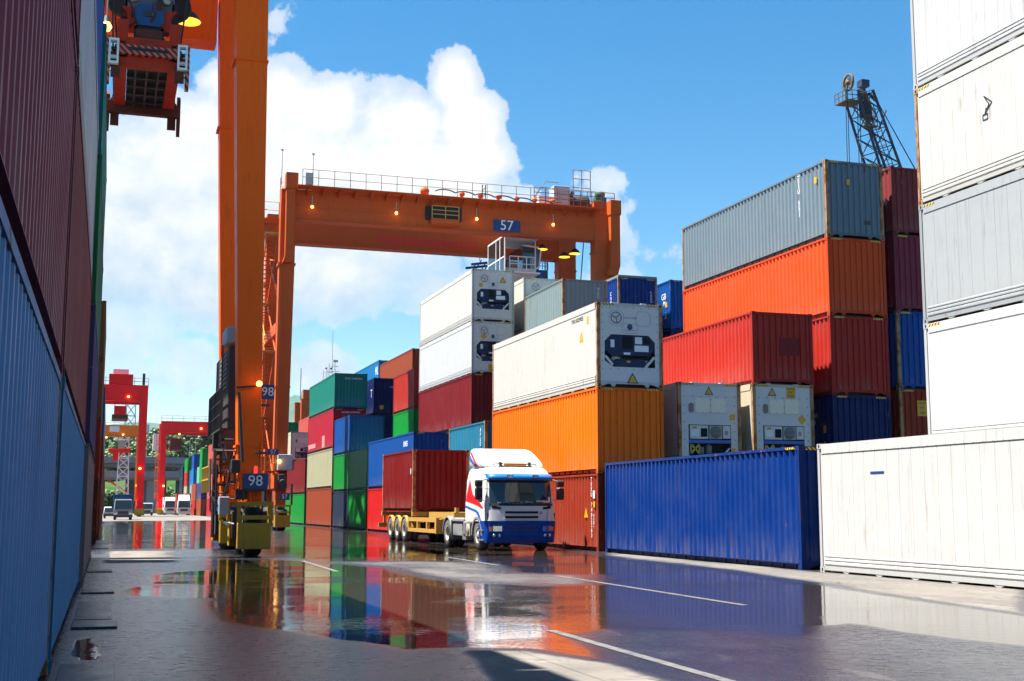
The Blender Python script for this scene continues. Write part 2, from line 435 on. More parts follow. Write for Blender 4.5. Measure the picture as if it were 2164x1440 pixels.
def sdist(px, py, poly):
    inside = np.zeros(px.shape, bool); dm = np.full(px.shape, 1e9)
    n = len(poly)
    for i in range(n):
        x0, y0 = poly[i]; x1, y1 = poly[(i + 1) % n]
        ex, ey = x1 - x0, y1 - y0; L2 = ex * ex + ey * ey + 1e-9
        t = np.clip(((px - x0) * ex + (py - y0) * ey) / L2, 0, 1)
        dm = np.minimum(dm, np.hypot(px - x0 - t * ex, py - y0 - t * ey))
        c = ((y0 > py) != (y1 > py)) & (px < ex * (py - y0) / (ey + 1e-12) + x0)
        inside ^= c
    return np.where(inside, dm, -dm)
def ground_material():
    mt, t, b = _new('wet_concrete')
    tc = t.n('ShaderNodeTexCoord'); v = tc.outputs['Object']
    at = t.n('ShaderNodeAttribute'); at.attribute_name = 'wet'
    wet = at.outputs['Fac']
    n0 = t.noise(t.vm('MULTIPLY', v, (1.0, 0.45, 1.0)), 0.45, 3, 0.5)
    n1 = t.noise(v, 0.8, 7, 0.62)
    n2 = t.noise(v, 7.0, 6, 0.65)
    n3 = t.noise(v, 70.0, 4, 0.7)
    n4 = t.noise(t.vm('MULTIPLY', v, (1.0, 0.25, 1.0)), 2.6, 5, 0.6)
    mid = t.m('MULTIPLY', t.ss(wet, 0.02, 0.3), 1.0)
    wn = t.m('ADD', wet, t.m('ADD', t.m('ADD', t.m('MULTIPLY', t.m('SUBTRACT', n0, 0.5), 0.34), t.m('MULTIPLY', t.m('SUBTRACT', n1, 0.5), 0.42)), t.m('MULTIPLY', t.m('SUBTRACT', n2, 0.5), 0.26)))
    water = t.ss(wn, 0.66, 0.82)
    damp = t.ss(wn, 0.13, 0.42)
    slab = t.n('ShaderNodeTexBrick')
    t.l(v, slab.inputs['Vector'])
    slab.inputs['Scale'].default_value = 1.0
    slab.inputs['Brick Width'].default_value = 4.0
    slab.inputs['Row Height'].default_value = 5.0
    slab.inputs['Mortar Size'].default_value = 0.012
    slab.offset = 0.0
    slab.inputs['Color1'].default_value = (1, 1, 1, 1); slab.inputs['Color2'].default_value = (0.9, 0.9, 0.9, 1); slab.inputs['Mortar'].default_value = (0.45, 0.44, 0.42, 1)
    dry = t.mix(t.ss(n1, 0.3, 0.7), (0.105, 0.096, 0.084), (0.19, 0.172, 0.15))
    dry = t.mix(t.ss(n2, 0.52, 0.72), dry, (0.10, 0.092, 0.082))
    dry = t.mix(0.8, dry, slab.outputs[0], 'MULTIPLY')
    dry = t.mix(t.ss(n4, 0.60, 0.75), dry, (0.085, 0.078, 0.07))
    dmp = t.mix(t.ss(n1, 0.3, 0.7), (0.007, 0.009, 0.016), (0.022, 0.023, 0.031))
    dmp = t.mix(t.ss(n3, 0.58, 0.74), dmp, (0.060, 0.058, 0.066))
    dmp = t.mix(t.ss(n4, 0.58, 0.72), dmp, (0.055, 0.052, 0.052))
    dmp = t.mix(t.ss(n0, 0.42, 0.6), dmp, t.mix(0.5, dmp, (0.02, 0.022, 0.03)))
    # worn tyre tracks along the lane and fine cracks
    sx = t.n('ShaderNodeSeparateXYZ'); t.l(v, sx.inputs[0])
    trk = t.m('ABSOLUTE', t.m('SINE', t.m('ADD', t.m('MULTIPLY', sx.outputs[0], 1.55), t.m('MULTIPLY', n0, 1.2))))
    trk = t.m('MULTIPLY', t.ss(trk, 0.93, 0.99), t.ss(n4, 0.42, 0.62))
    vo = t.n('ShaderNodeTexVoronoi', feature='DISTANCE_TO_EDGE'); vo.inputs['Scale'].default_value = 0.42
    t.l(t.vm('ADD', v, t.vm('MULTIPLY', t.n('ShaderNodeTexNoise').outputs['Color'], (0.6, 0.6, 0.6))), vo.inputs['Vector'])
    crk = t.m('MULTIPLY', t.ss(vo.outputs['Distance'], 0.012, 0.002), t.ss(n1, 0.5, 0.62))
    dmp = t.mix(t.m('MULTIPLY', trk, 0.6), dmp, (0.012, 0.012, 0.014))
    dry = t.mix(t.m('MULTIPLY', trk, 0.5), dry, (0.10, 0.09, 0.08))
    col = t.mix(damp, dry, dmp)
    col = t.mix(t.m('MULTIPLY', crk, 0.8), col, (0.01, 0.01, 0.01))
    col = t.mix(water, col, (0.030, 0.024, 0.018))
    t.l(col, b.inputs['Base Color'])
    film = t.ss(wn, 0.50, 0.68)
    r1 = t.m('SUBTRACT', t.lin(n2, 0.3, 0.7, 0.13, 0.34), t.m('MULTIPLY', film, 0.09))
    ro = t.m('ADD', t.m('MULTIPLY', t.m('SUBTRACT', 1.0, damp), 0.82), t.m('MULTIPLY', damp, r1))
    ro = t.m('ADD', t.m('MULTIPLY', t.m('SUBTRACT', 1.0, water), ro), t.m('MULTIPLY', water, 0.02))
    t.l(ro, b.inputs['Roughness'])
    b.inputs['IOR'].default_value = 1.34
    rip = t.noise(t.vm('MULTIPLY', v, (1.0, 2.2, 1.0)), 5.0, 3, 0.5)
    ripa = t.ss(t.noise(v, 0.35, 2), 0.45, 0.62)
    h = t.m('ADD', t.m('MULTIPLY', t.m('SUBTRACT', 1.0, water), t.m('ADD', t.m('MULTIPLY', n3, 0.0022), t.m('MULTIPLY', t.noise(v, 42.0, 4, 0.7), 0.0020))),
            t.m('MULTIPLY', water, t.m('MULTIPLY', rip, t.m('ADD', 0.0010, t.m('MULTIPLY', ripa, 0.0042)))))
    bp = t.n('ShaderNodeBump')
    bp.inputs['Strength'].default_value = 1.0
    bp.inputs['Distance'].default_value = 1.0
    t.l(h, bp.inputs['Height'])
    t.l(bp.outputs[0], b.inputs['Normal'])
    return mt
GROUND = ground_material()
def build_ground():
    nx = 210
    xs = np.concatenate([np.linspace(-0.62, 15.4, nx - 8), np.linspace(15.6, 40, 8)])
    ys = [2.5]
    while ys[-1] < 345: ys.append(ys[-1] + max(0.07, ys[-1] * 0.0085))
    ys = np.array(ys); ny = len(ys)
    X, Yv = np.meshgrid(xs, ys)
    wv = np.full(X.shape, 0.50)
    wv = np.where((Yv > 40) & (Yv < 100), 0.60, wv)
    wv = np.where(Yv > 95, 0.60 - 0.52 * np.clip((Yv - 95) / 25, 0, 1), wv)
    wv = np.where(X > 15.3, 0.45, wv)
    for lv, soft, pl in WET_SUN[1:]:
        sd = sdist(X, Yv, pl)
        soft = soft * np.clip(Yv / 18, 0.6, 4)
        a = np.clip(sd / soft + 0.5, 0, 1); a = a * a * (3 - 2 * a)
        wv = wv * (1 - a) + lv * a
    me = bpy.data.meshes.new('wet_lane')
    co = np.stack([X, Yv, np.full(X.shape, 0.004)], -1).reshape(-1, 3)
    idx = np.arange(nx * ny).reshape(ny, nx)
    fa = np.stack([idx[:-1, :-1], idx[:-1, 1:], idx[1:, 1:], idx[1:, :-1]], -1).reshape(-1, 4)
    me.vertices.add(len(co)); me.vertices.foreach_set('co', co.ravel())
    me.loops.add(fa.size); me.loops.foreach_set('vertex_index', fa.ravel().astype(np.int32))
    me.polygons.add(len(fa)); me.polygons.foreach_set('loop_start', (np.arange(len(fa)) * 4).astype(np.int32))
    me.update(calc_edges=True)
    a = me.attributes.new('wet', 'FLOAT', 'POINT'); a.data.foreach_set('value', wv.ravel().astype(np.float32))
    struct(mobj('wet_lane', me, GROUND))
    mb = MB(); mb.add([(-4000, -1500, 0), (4000, -1500, 0), (4000, 9000, 0), (-4000, 9000, 0)], [(0, 1, 2, 3)])
    struct(part('yard_ground', mb, paint('damp_asphalt', (0.055, 0.055, 0.06), 0.55, 0, 0.4, bump=0.3)))
    wp = _new('worn_road_paint')
    mt, t, b = wp
    v = t.n('ShaderNodeTexCoord').outputs['Object']
    k = t.ss(t.noise(v, 3.2, 9, 0.8), 0.36, 0.62)
    t.l(t.mix(k, (0.06, 0.06, 0.065), (0.14, 0.134, 0.12)), b.inputs['Base Color'])
    b.inputs['Roughness'].default_value = 0.5
    for nm, x0, x1, y0, y1 in (('lane_line', 4.86, 4.98, 4, 14.2), ('lane_line', 4.94, 5.06, 28.5, 34.5), ('lane_line', 9.0, 9.12, 17, 25.5), ('lane_line', 9.35, 9.47, 30.5, 36)):
        mb = MB(); mb.add([(x0, y0, 0.008), (x1, y0, 0.008), (x1 + 0.1, y1, 0.008), (x0 + 0.1, y1, 0.008)], [(0, 1, 2, 3)])
        struct(part(nm, mb, mt))
build_ground()
# drain channel with cover slabs beside the left stacks
def drains():
    mat = paint('slab_concrete', (0.045, 0.046, 0.05), 0.28, 0, 0.3, bump=0.4)
    ys = [10.2, 12.6, 15.9, 17.2, 20.6, 22.3, 23.6, 26.5, 29.5, 33.0, 36.5, 41, 46, 52, 58, 64]
    for i, (a, b_) in enumerate(zip(ys[:-1], ys[1:])):
        if i not in (0, 2, 3, 5, 8, 10, 12, 13): continue
        hi = 0.03 if i in (2, 5, 8, 12) else 0.012
        mb = MB(); mb.box(-0.34, a + 0.03, 0.0, 0.13 + 0.03 * (i % 3), (a + 0.9 if hi > 0.02 else b_ - 0.2), hi)
        o = part('drain_cover', mb, mat, bevel=0.012)
        tag(o, 'dark wet concrete drain cover slab along the foot of the left container wall', 'drain cover', 'drain covers beside the left container wall')
drains()
# ------------------------------------------------------------------ containers
HC, ST, L40, L20, WD = 2.896, 2.591, 12.192, 6.058, 2.438
PAL = {
 'blue_gray': ((0.055, 0.175, 0.36), .45, .26), 'teal_blue': ((0.003, 0.15, 0.33), .4, .12), 'pink_gray': ((0.22, 0.15, 0.14), .5, .2),
 'maroon': ((0.20, 0.024, 0.042), .45, .12), 'maroon_worn': ((0.20, 0.032, 0.034), .5, .3), 'navy_purple': ((0.045, 0.04, 0.12), .5, .2),
 'white': ((0.44, 0.44, 0.43), .4, .0), 'white_worn': ((0.46, 0.45, 0.41), .45, .06), 'cream': ((0.43, 0.38, 0.27), .5, .10), 'off_white': ((0.30, 0.315, 0.32), .42, .0),
 'royal_blue': ((0.002, 0.028, 0.17), .4, .12), 'navy': ((0.004, 0.014, 0.085), .45, .1), 'green_dark': ((0.005, 0.12, 0.045), .45, .12),
 'green': ((0.004, 0.22, 0.03), .42, .06), 'green_pale': ((0.14, 0.30, 0.13), .5, .12), 'teal_green': ((0.006, 0.17, 0.125), .45, .15),
 'red': ((0.36, 0.022, 0.013), .45, .14), 'red_brown': ((0.26, 0.030, 0.012), .5, .22), 'red_deep': ((0.17, 0.008, 0.009), .45, .1), 'red_bright': ((0.50, 0.010, 0.010), .42, .06),
 'crimson': ((0.36, 0.010, 0.026), .42, .1), 'orange': ((0.82, 0.14, 0.0012), .42, .16), 'orange_red': ((0.60, 0.065, 0.010), .45, .1), 'brick': ((0.27, 0.050, 0.018), .5, .25),
 'gray': ((0.125, 0.175, 0.205), .45, .2), 'gray_pale': ((0.19, 0.25, 0.25), .5, .2), 'light_blue': ((0.015, 0.17, 0.28), .45, .3), 'sky_blue': ((0.005, 0.15, 0.36), .45, .12),
 'bright_blue': ((0.003, 0.065, 0.27), .42, .12), 'beige': ((0.36, 0.345, 0.215), .5, .15), 'slate': ((0.02, 0.032, 0.06), .5, .2), 'tan': ((0.18, 0.115, 0.04), .55, .3),
 'dark_brown': ((0.12, 0.03, 0.018), .55, .3), 'salmon': ((0.42, 0.07, 0.05), .5, .15), 'ink': ((0.012, 0.03, 0.05), .5, .1), 'pale_teal': ((0.15, 0.33, 0.29), .5, .1),
}
RUSTP = paint('rusty_post', (0.34, 0.20, 0.10), 0.65, 0.9, 0.4)
def pmat(key):
    c, r, ru = PAL[key]
    return paint('paint_' + key, c, r, min(1, ru * 1.25 + 0.14), 0.4, streak=0.42, bump=0.35)
def fmat(key):
    c, r, ru = PAL[key]
    return paint('frame_' + key, tuple(x * 0.8 for x in c), r + .05, min(1, ru + 0.30), 0.3)
def corr(y0, y1, pitch, out_, slope, inn):
    pts = []; n = round((y1 - y0) / pitch); p = (y1 - y0) / n; k = p / pitch
    for i in range(n):
        a = y0 + i * p
        pts += [(a, 0), (a + out_ * k, 0), (a + (out_ + slope) * k, 1), (a + (out_ + slope + inn) * k, 1)]
    pts.append((y1, 0))
    return pts
MC = {}
def cmesh(kind, L, H):
    k = (kind, L, H)
    if k in MC: return MC[k]
    b = MB(); W = WD
    if kind in ('side_near', 'side_far'):
        s = 1 if kind == 'side_near' else -1
        x0 = 0.014 if s > 0 else W - 0.014
        pr = corr(0.13, L - 0.13, 0.278, 0.072, 0.068, 0.070); z0, z1 = 0.155, H - 0.085
        vs = [(x0 + s * 0.047 * dd, y, z0) for y, dd in pr] + [(x0 + s * 0.047 * dd, y, z1) for y, dd in pr]; n = len(pr)
        b.add(vs, [(i, i + 1, n + i + 1, n + i) if s < 0 else (i + 1, i, n + i, n + i + 1) for i in range(n - 1)])
        xa, xb = sorted((x0 + s * 0.06, x0 + s * 0.07)); b.box(xa, 0.1, z0, xb, L - 0.1, z1)
    elif kind in ('end_near', 'end_far'):
        s = 1 if kind == 'end_near' else -1
        y0 = 0.02 if s > 0 else L - 0.02
        pr = corr(0.13, W - 0.13, 0.243, 0.105, 0.022, 0.094); z0, z1 = 0.2, H - 0.1
        vs = [(x, y0 + s * 0.045 * (1 - dd), z0) for x, dd in pr] + [(x, y0 + s * 0.045 * (1 - dd), z1) for x, dd in pr]; n = len(pr)
        b.add(vs, [(i, i + 1, n + i + 1, n + i) if s > 0 else (i + 1, i, n + i, n + i + 1) for i in range(n - 1)])
        ya, yb = sorted((y0 + s * 0.055, y0 + s * 0.065)); b.box(0.1, ya, z0, W - 0.1, yb, z1)
    elif kind == 'roof':
        pr = corr(0.1, L - 0.1, 0.36, 0.16, 0.02, 0.16); n = len(pr)
        vs = [(0.06, y, H - 0.022 - 0.02 * dd) for y, dd in pr] + [(W - 0.06, y, H - 0.022 - 0.02 * dd) for y, dd in pr]
        b.add(vs, [(i + 1, i, n + i, n + i + 1) for i in range(n - 1)])
    elif kind == 'floor':
        b.box(0.07, 0.1, 0.12, W - 0.07, L - 0.1, 0.15)
        y = 0.4
        while y < L - 0.3: b.box(0.075, y, 0.03, W - 0.075, y + 0.05, 0.119); y += 0.6
    elif kind == 'post':
        b.box(0.006, 0.006, 0.118, 0.13, 0.10, H - 0.118)
    elif kind == 'casting':
        b.box(0, 0, 0, 0.162, 0.178, 0.118)
        hx = [(-.028, -.022), (-.014, -.04), (.014, -.04), (.028, -.022), (.028, .022), (.014, .04), (-.014, .04), (-.028, .022)]
        b.prism([(0.081 + p, 0.06 + q) for p, q in hx], -0.002, 0.01, 'XZ', 1)
        b.prism([(0.089 + p, 0.06 + q) for p, q in hx], -0.002, 0.01, 'YZ', 1)
    elif kind == 'top_rail':
        b.box(0.004, 0.178, H - 0.085, 0.07, L - 0.178, H - 0.014)
    elif kind == 'bottom_rail':
        b.box(0.105, 0.178, 0.03, 0.116, L - 0.178, 0.155); b.box(0.012, 0.178, 0.146, 0.104, L - 0.178, 0.154)
    elif kind == 'header':
        b.box(0.162, 0.01, H - 0.11, W - 0.162, 0.09, H - 0.016)
    elif kind == 'sill':
        b.box(0.13, 0.016, 0.105, W - 0.13, 0.09, 0.2)
        for x in (0.6, W - 0.6): b.prism([(x - .10, .105), (x + .10, .105), (x + .05, .02), (x - .05, .02)], 0.02, 0.08)
        b.prism([(.162, .105), (.40, .105), (.162, .02)], 0.02, 0.08); b.prism([(W - .162, .105), (W - .162, .02), (W - .40, .105)], 0.02, 0.08)
    elif kind in ('hazard_a', 'hazard_b'):
        x = 0.2 if kind == 'hazard_a' else W - 0.62
        b.box(x, 0.007, H - 0.10, x + 0.42, 0.0105, H - 0.035)
    elif kind == 'hazard_side':
        b.box(0.001, 0.2, H - 0.08, 0.004, 0.62, H - 0.03)
    elif kind == 'far_body':        # whole small distant container in one mesh
        for s, x0 in ((1, 0.0), (-1, W)):
            pr = corr(0.1, L - 0.1, 0.4, 0.12, 0.08, 0.12); n = len(pr)
            vs = [(x0 + s * 0.04 * dd, y, 0.1) for y, dd in pr] + [(x0 + s * 0.04 * dd, y, H - 0.08) for y, dd in pr]
            b.add(vs, [(i + 1, i, n + i, n + i + 1) for i in range(n - 1)])
            b.box(x0 - .002 if s > 0 else x0 - 0.06, 0, H - 0.09, x0 + 0.06 if s > 0 else x0 + .002, L, H - 0.01)
            b.box(x0 if s > 0 else x0 - 0.06, 0, 0, x0 + 0.06 if s > 0 else x0, L, 0.1)
        for s, y0 in ((1, 0.0), (-1, L)):
            pr = corr(0.1, W - 0.1, 0.3, 0.1, 0.05, 0.1); n = len(pr)
            vs = [(x, y0 + s * (0.02 + 0.04 * dd), 0.1) for x, dd in pr] + [(x, y0 + s * (0.02 + 0.04 * dd), H - 0.06) for x, dd in pr]
            b.add(vs, [(i, i + 1, n + i + 1, n + i) for i in range(n - 1)])
            for x in (0, W - 0.12): b.box(x, y0 if s > 0 else y0 - 0.1, 0.1, x + 0.12, y0 + 0.1 if s > 0 else y0, H - 0.09)
        b.box(0.061, 0.0, H - 0.05, W - 0.061, L, H - 0.012); b.box(0.061, 0.02, 0.08, W - 0.061, L - 0.02, 0.14)
    me = b.mesh(kind); MC[k] = me
    return me
def mirrored(o, L, fx, fy, H=None, fz=False):
    pass
def dry_container(name, label, x, y, z, L, H, key, detail=2, post=None, group=None, cat='shipping container', marks=None, roofless=False):
    """x,y,z = lower corner with the smallest x and y"""
    if detail == 0:
        o = mobj(name, cmesh('far_body', L, H), pmat(key), None, (x, y, z))
        tag(o, label, cat, group)
        return o
    r = thing(name, label, cat, (x, y, z), 0, group)
    P, F = pmat(key), fmat(key)
    Q = RUSTP if post == 'rust' else F
    mobj('side_panel', cmesh('side_near', L, H), P, r); mobj('side_panel', cmesh('side_far', L, H), P, r)
    mobj('end_panel', cmesh('end_near', L, H), P, r); mobj('end_panel', cmesh('end_far', L, H), P, r)
    if not roofless: mobj('roof', cmesh('roof', L, H), P, r)
    mobj('floor', cmesh('floor', L, H), DARK, r)
    frame_parts(r, L, H, Q, F, detail)
    if H == HC and detail > 1:
        for q in 'ab': mobj('hazard_stripe', cmesh('hazard_' + q, L, H), HAZ, r)
    return r
def put(name, me, mats, r, W, L, fx, fy):
    """copy of a corner part mirrored to another corner by turning it about the container's axis"""
    if fx and fy:
        return mobj(name, me, mats, r, (W, L, 0), (0, 0, R(180)))
    return mobj(name, me, mats, r)
def frame_parts(r, L, H, Q, F, detail):
    W = WD
    for fx in (0, 1):
        for fy in (0, 1):
            if fx == fy: put('corner_post', cmesh('post', L, H), Q, r, W, L, fx, fy)
            else:
                b = cmesh2('post_m', L, H); put('corner_post', b, Q, r, W, L, 1 if fx == 0 else 0, 1 if fx == 0 else 0)
            for fz in (0, 1):
                me = cmesh('casting', L, H) if fx == fy else cmesh2('casting_m', L, H)
                turn = (fx == 1 and fy == 1) or (fx == 0 and fy == 1)
                o = mobj('corner_casting', me, [Q, HOLE], r, (W if turn else 0, L if turn else 0, (H - 0.118) * fz), (0, 0, R(180) if turn else 0))
    for t in (0, 1):
        for nm in ('top_rail', 'bottom_rail', 'header', 'sill'):
            put(nm, cmesh(nm, L, H), F, r, W, L, t, t)
def cmesh2(kind, L, H):
    k = (kind, L, H)
    if k in MC: return MC[k]
    b = MB(); W = WD
    if kind == 'post_m': b.box(W - 0.13, 0.006, 0.118, W - 0.006, 0.10, H - 0.118)
    else:
        b.box(W - 0.162, 0, 0, W, 0.178, 0.118)
        hx = [(-.028, -.022), (-.014, -.04), (.014, -.04), (.028, -.022), (.028, .022), (.014, .04), (-.014, .04), (-.028, .022)]
        b.prism([(W - 0.081 + p, 0.06 + q) for p, q in hx], -0.002, 0.01, 'XZ', 1)
        b.prism([(0.089 + p, 0.06 + q) for p, q in hx], W - 0.01, W + 0.002, 'YZ', 1)
    MC[k] = b.mesh(kind)
    return MC[k]
# ---- refrigerated container
def rmesh(kind, L, H):
    k = ('r' + kind, L, H)
    if k in MC: return MC[k]
    b = MB(); W = WD
    if kind in ('side', 'side_far'):
        s = 1; x0 = 0.016
        zs = [(0.42, 0), (H - 0.24, 0)]
        pts = []; y = 0.14; n = int((L - 0.28) / 0.42); p = (L - 0.28) / n
        for i in range(n):
            a = y + i * p; pts += [(a, 0.007), (a + 0.009, 0), (a + p - 0.009, 0)]
        pts.append((L - 0.14, 0.007)); m_ = len(pts)
        q = (lambda xx: xx) if kind == 'side' else (lambda xx: W - xx)
        vs = [(q(x0 + dd), yy, 0.40) for yy, dd in pts] + [(q(x0 + dd), yy, H - 0.235) for yy, dd in pts]
        b.add(vs, [(i, i + 1, m_ + i + 1, m_ + i) for i in range(m_ - 1)])
        prof = [(0.02, .14), (0.02, .17), (.004, .185), (.004, .235), (.02, .25), (.02, .26), (.004, .275), (.004, .315), (.02, .33), (.02, .34), (.004, .355), (.004, .385), (.018, .40)]
        n2 = len(prof)
        for ya, yb in ((0.178, 1.3), (1.34, L - 0.178)):
            vs = [(q(xx), ya, zz) for xx, zz in prof] + [(q(xx), yb, zz) for xx, zz in prof]
            b.add(vs, [(i, i + 1, n2 + i + 1, n2 + i) for i in range(n2 - 1)])
        xa, xb = sorted((q(0.03), q(0.05))); b.box(xa, 0.1, 0.14, xb, L - 0.1, H - 0.1)
    elif kind == 'top_rail':
        b.box(0.004, 0.178, H - 0.23, 0.07, L - 0.178, H - 0.012)
        y = 0.5
        while y < L - 0.4:
            b.box(0.002, y, H - 0.226, 0.004, y + 0.02, H - 0.214, 1); y += 0.28
        b.box(0.010, 0.178, H - 0.237, 0.06, L - 0.178, H - 0.2302, 1)
    elif kind == 'bottom_rail':
        b.box(0.006, 0.178, 0.05, 0.06, L - 0.178, 0.139)
        y = 1.0
        while y < L - 1: b.prism([(y, 0.049), (y + 0.32, 0.049), (y + 0.22, 0.005), (y + 0.10, 0.005)], 0.012, 0.06, 'YZ'); y += 1.25
    elif kind == 'roof':
        b.box(0.071, 0.05, H - 0.05, W - 0.071, L - 0.05, H - 0.02)
        for x in (0.55, 1.65): b.box(x, 0.02, H - 0.019, x + 0.2, 0.2, H + 0.012)
    me = b.mesh(kind); MC[k] = me
    return me
def octo(x0, x1, z0, z1, c):
    return [(x0 + c, z0), (x1 - c, z0), (x1, z0 + c), (x1, z1 - c), (x1 - c, z1), (x0 + c, z1), (x0, z1 - c), (x0, z0 + c)]
UBLUE = plain('unit_blue', (0.004, 0.016, 0.06), 0.4, spec=.25)
UDARK = plain('unit_recess', (0.012, 0.013, 0.016), 0.7)
PGRAY = plain('panel_light_gray', (0.60, 0.57, 0.52), 0.5, spec=.15)
LABELW = plain('paper_label', (0.7, 0.7, 0.68), 0.6)
CREAM = plain('panel_cream', (0.74, 0.66, 0.48), 0.5)
GRILL = stripes('fan_grill', (0.03, 0.03, 0.028), (0.22, 0.21, 0.18), 22.0, (0, 0, 1))
SEAM = plain('panel_seam', (0.16, 0.17, 0.18), 0.7)
def rivets(b, x0, x1, z0, z1, y, step=0.24, r=0.014, m=0):
    n = max(1, int((x1 - x0) / step)); k = max(1, int((z1 - z0) / step))
    for i in range(n + 1):
        for z in (z0, z1): b.box(x0 + (x1 - x0) * i / n - r, y - 0.006, z - r, x0 + (x1 - x0) * i / n + r, y, z + r, m)
    for j in range(1, k):
        for x in (x0, x1): b.box(x - r, y - 0.006, z0 + (z1 - z0) * j / k - r, x + r, y, z0 + (z1 - z0) * j / k + r, m)
def outline(b, pts, y, t=0.008, m=0):
    n = len(pts)
    for i in range(n):
        a, c = pts[i], pts[(i + 1) % n]
        b.beam((a[0], y, a[1]), (c[0], y, c[1]), 0.008, t, m)
def warn_triangle(r, x, z, s, y):
    b = MB(); b.prism([(x - s * .58, z - s * .5), (x + s * .58, z - s * .5), (x, z + s * .5)], y - 0.003, y, 'XZ', 0)
    b.prism([(x - s * .42, z - s * .41), (x + s * .42, z - s * .41), (x, z + s * .33)], y - 0.006, y - 0.003, 'XZ', 1)
    part('warning_triangle', b, [KTXT, YEL], r)
def reefer(name, label, x, y, z, L, H, key, kind='A', post=None, detail=2, group=None, brand='', code=None):
    W = WD
    r = thing(name, label, 'refrigerated container', (x, y, z), 0, group)
    P, F = pmat(key), fmat(key)
    Q = RUSTP if post == 'rust' else F
    mobj('side_panel', rmesh('side', L, H), P, r); mobj('side_panel', rmesh('side_far', L, H), P, r)
    mobj('roof', rmesh('roof', L, H), P, r); mobj('floor', cmesh('floor', L, H), DARK, r)
    for t in (0, 1):
        put('top_rail', rmesh('top_rail', L, H), [P, SEAM], r, W, L, t, t); put('bottom_rail', rmesh('bottom_rail', L, H), F, r, W, L, t, t)
        put('header', cmesh('header', L, H), P, r, W, L, t, t)
        for fx in (0, 1):
            a = (fx == t)
            put('corner_post', cmesh('post', L, H) if a else cmesh2('post_m', L, H), Q, r, W, L, t, t)
            for fz in (0, 1):
                me = cmesh('casting', L, H) if a else cmesh2('casting_m', L, H)
                mobj('corner_casting', me, [Q, HOLE], r, (W * t, L * t, (H - 0.118) * fz), (0, 0, R(180) * t))
    put('sill', cmesh('sill', L, H), P, r, W, L, 0, 0); put('sill', cmesh('sill', L, H), P, r, W, L, 1, 1)
    b = MB(); b.box(0.13, L - 0.05, 0.2, W - 0.13, L - 0.02, H - 0.11); part('rear_door', b, P, r)
    for q in 'ab': mobj('hazard_stripe', cmesh('hazard_' + q, L, H), HAZ, r)
    if kind is None:
        b = MB(); b.box(0.13, 0.02, 0.2, W - 0.13, 0.05, H - 0.11); part('front_panel', b, P, r)
        return r
    s = H / HC
    def Z(v): return v * s
    if kind == 'A':
        b = MB(); u0, u1, w0, w1 = 0.29, W - 0.29, Z(.64), Z(1.80)
        b.box(0.13, 0.03, 0.2, u0, 0.06, H - 0.11); b.box(u1, 0.03, 0.2, W - 0.13, 0.06, H - 0.11)
        b.box(u0, 0.03, 0.2, u1, 0.06, w0); b.box(u0, 0.03, w1, u1, 0.06, H - 0.11)
        for sx in (1, -1):
            xx = u0 if sx > 0 else u1
            b.prism([(xx, w1), (xx + sx * .24, w1), (xx, w1 - .24)], 0.03, 0.06)
        rivets(b, 0.21, W - 0.21, Z(0.62), H - 0.17, 0.03, 0.26, 0.014, 1)
        part('front_panel', b, [PGRAY, KTXT], r)
        b = MB(); outline(b, octo(.46, .98, Z(2.12), Z(2.62), .10), 0.027); outline(b, octo(W - .98, W - .46, Z(2.12), Z(2.62), .10), 0.027)
        outline(b, octo(.95, 1.5, Z(1.86), Z(2.18), .05), 0.027); part('panel_seam', b, SEAM, r)
        b = MB(); b.lathe([(0.19, 0.0), (0.205, -0.012), (0.17, -0.012), (0.17, 0.0)], (.72, 0.03, Z(2.38)), 'Y', 20, 0)
        for an in (40, 160, 280):
            a = R(an); b.beam((.72, 0.02, Z(2.38)), (.72 + .17 * math.cos(a), 0.02, Z(2.38) + .17 * math.sin(a)), 0.02, 0.03, 0)
        b.lathe([(0.03, -0.02), (0.03, 0)], (.72, 0.03, Z(2.38)), 'Y', 8, 0); part('air_vent', b, SEAM, r)
        b = MB(); b.lathe([(0.001, -0.003), (0.10, -0.003), (0.10, 0.0)], (1.225, 0.028, Z(2.07)), 'Y', 16, 0)
        o = part('oval_badge', b, BSIGN, r); 
        text('lettering', 'THINLINE', 0.07, (1.225, 0.026, Z(1.95)), FACE_CAM, KTXT, r, space=1.5)
        if brand: text('lettering', brand, 0.10, (1.225, 0.026, Z(2.38)), FACE_CAM, KTXT, r, space=1.4)
        b = MB(); b.box(u0, 0.30, w0, u1, 0.33, w1); part('unit_recess', b, UDARK, r)
        b = MB(); b.prism(octo(u0 + .02, u1 - .02, Z(1.08), w1 - .01, .20), 0.06, 0.25)
        b.prism(octo(u0 + .36, u1 - .3, Z(.70), Z(.98), .08), 0.10, 0.26)
        o = part('cooling_unit', b, UBLUE, r, bevel=0.012)
        b = MB(); b.prism(octo(.95, 1.33, Z(1.32), Z(1.74), .05), 0.052, 0.06); part('fan_opening', b, HOLE, o)
        for x0, z0, x1, z1 in ((1.42, 1.50, 1.68, 1.74), (1.40, 1.24, 1.92, 1.45), (.52, 1.36, .66, 1.62), (1.0, 1.12, 1.25, 1.2)):
            b = MB(); b.box(x0, 0.053, Z(z0), x1, 0.0595, Z(z1)); part('paper_label', b, LABELW, o)
        b = MB(); b.box(1.72, 0.05, Z(1.52), 1.98, 0.0595, Z(1.70)); part('control_display', b, HOLE, o)
        b = MB(); b.beam((u0 + .02, 0.05, Z(1.06)), (u0 + .30, 0.05, Z(.76)), 0.05, 0.08); b.beam((u1 - .02, 0.05, Z(1.06)), (u1 - .30, 0.05, Z(.76)), 0.05, 0.08)
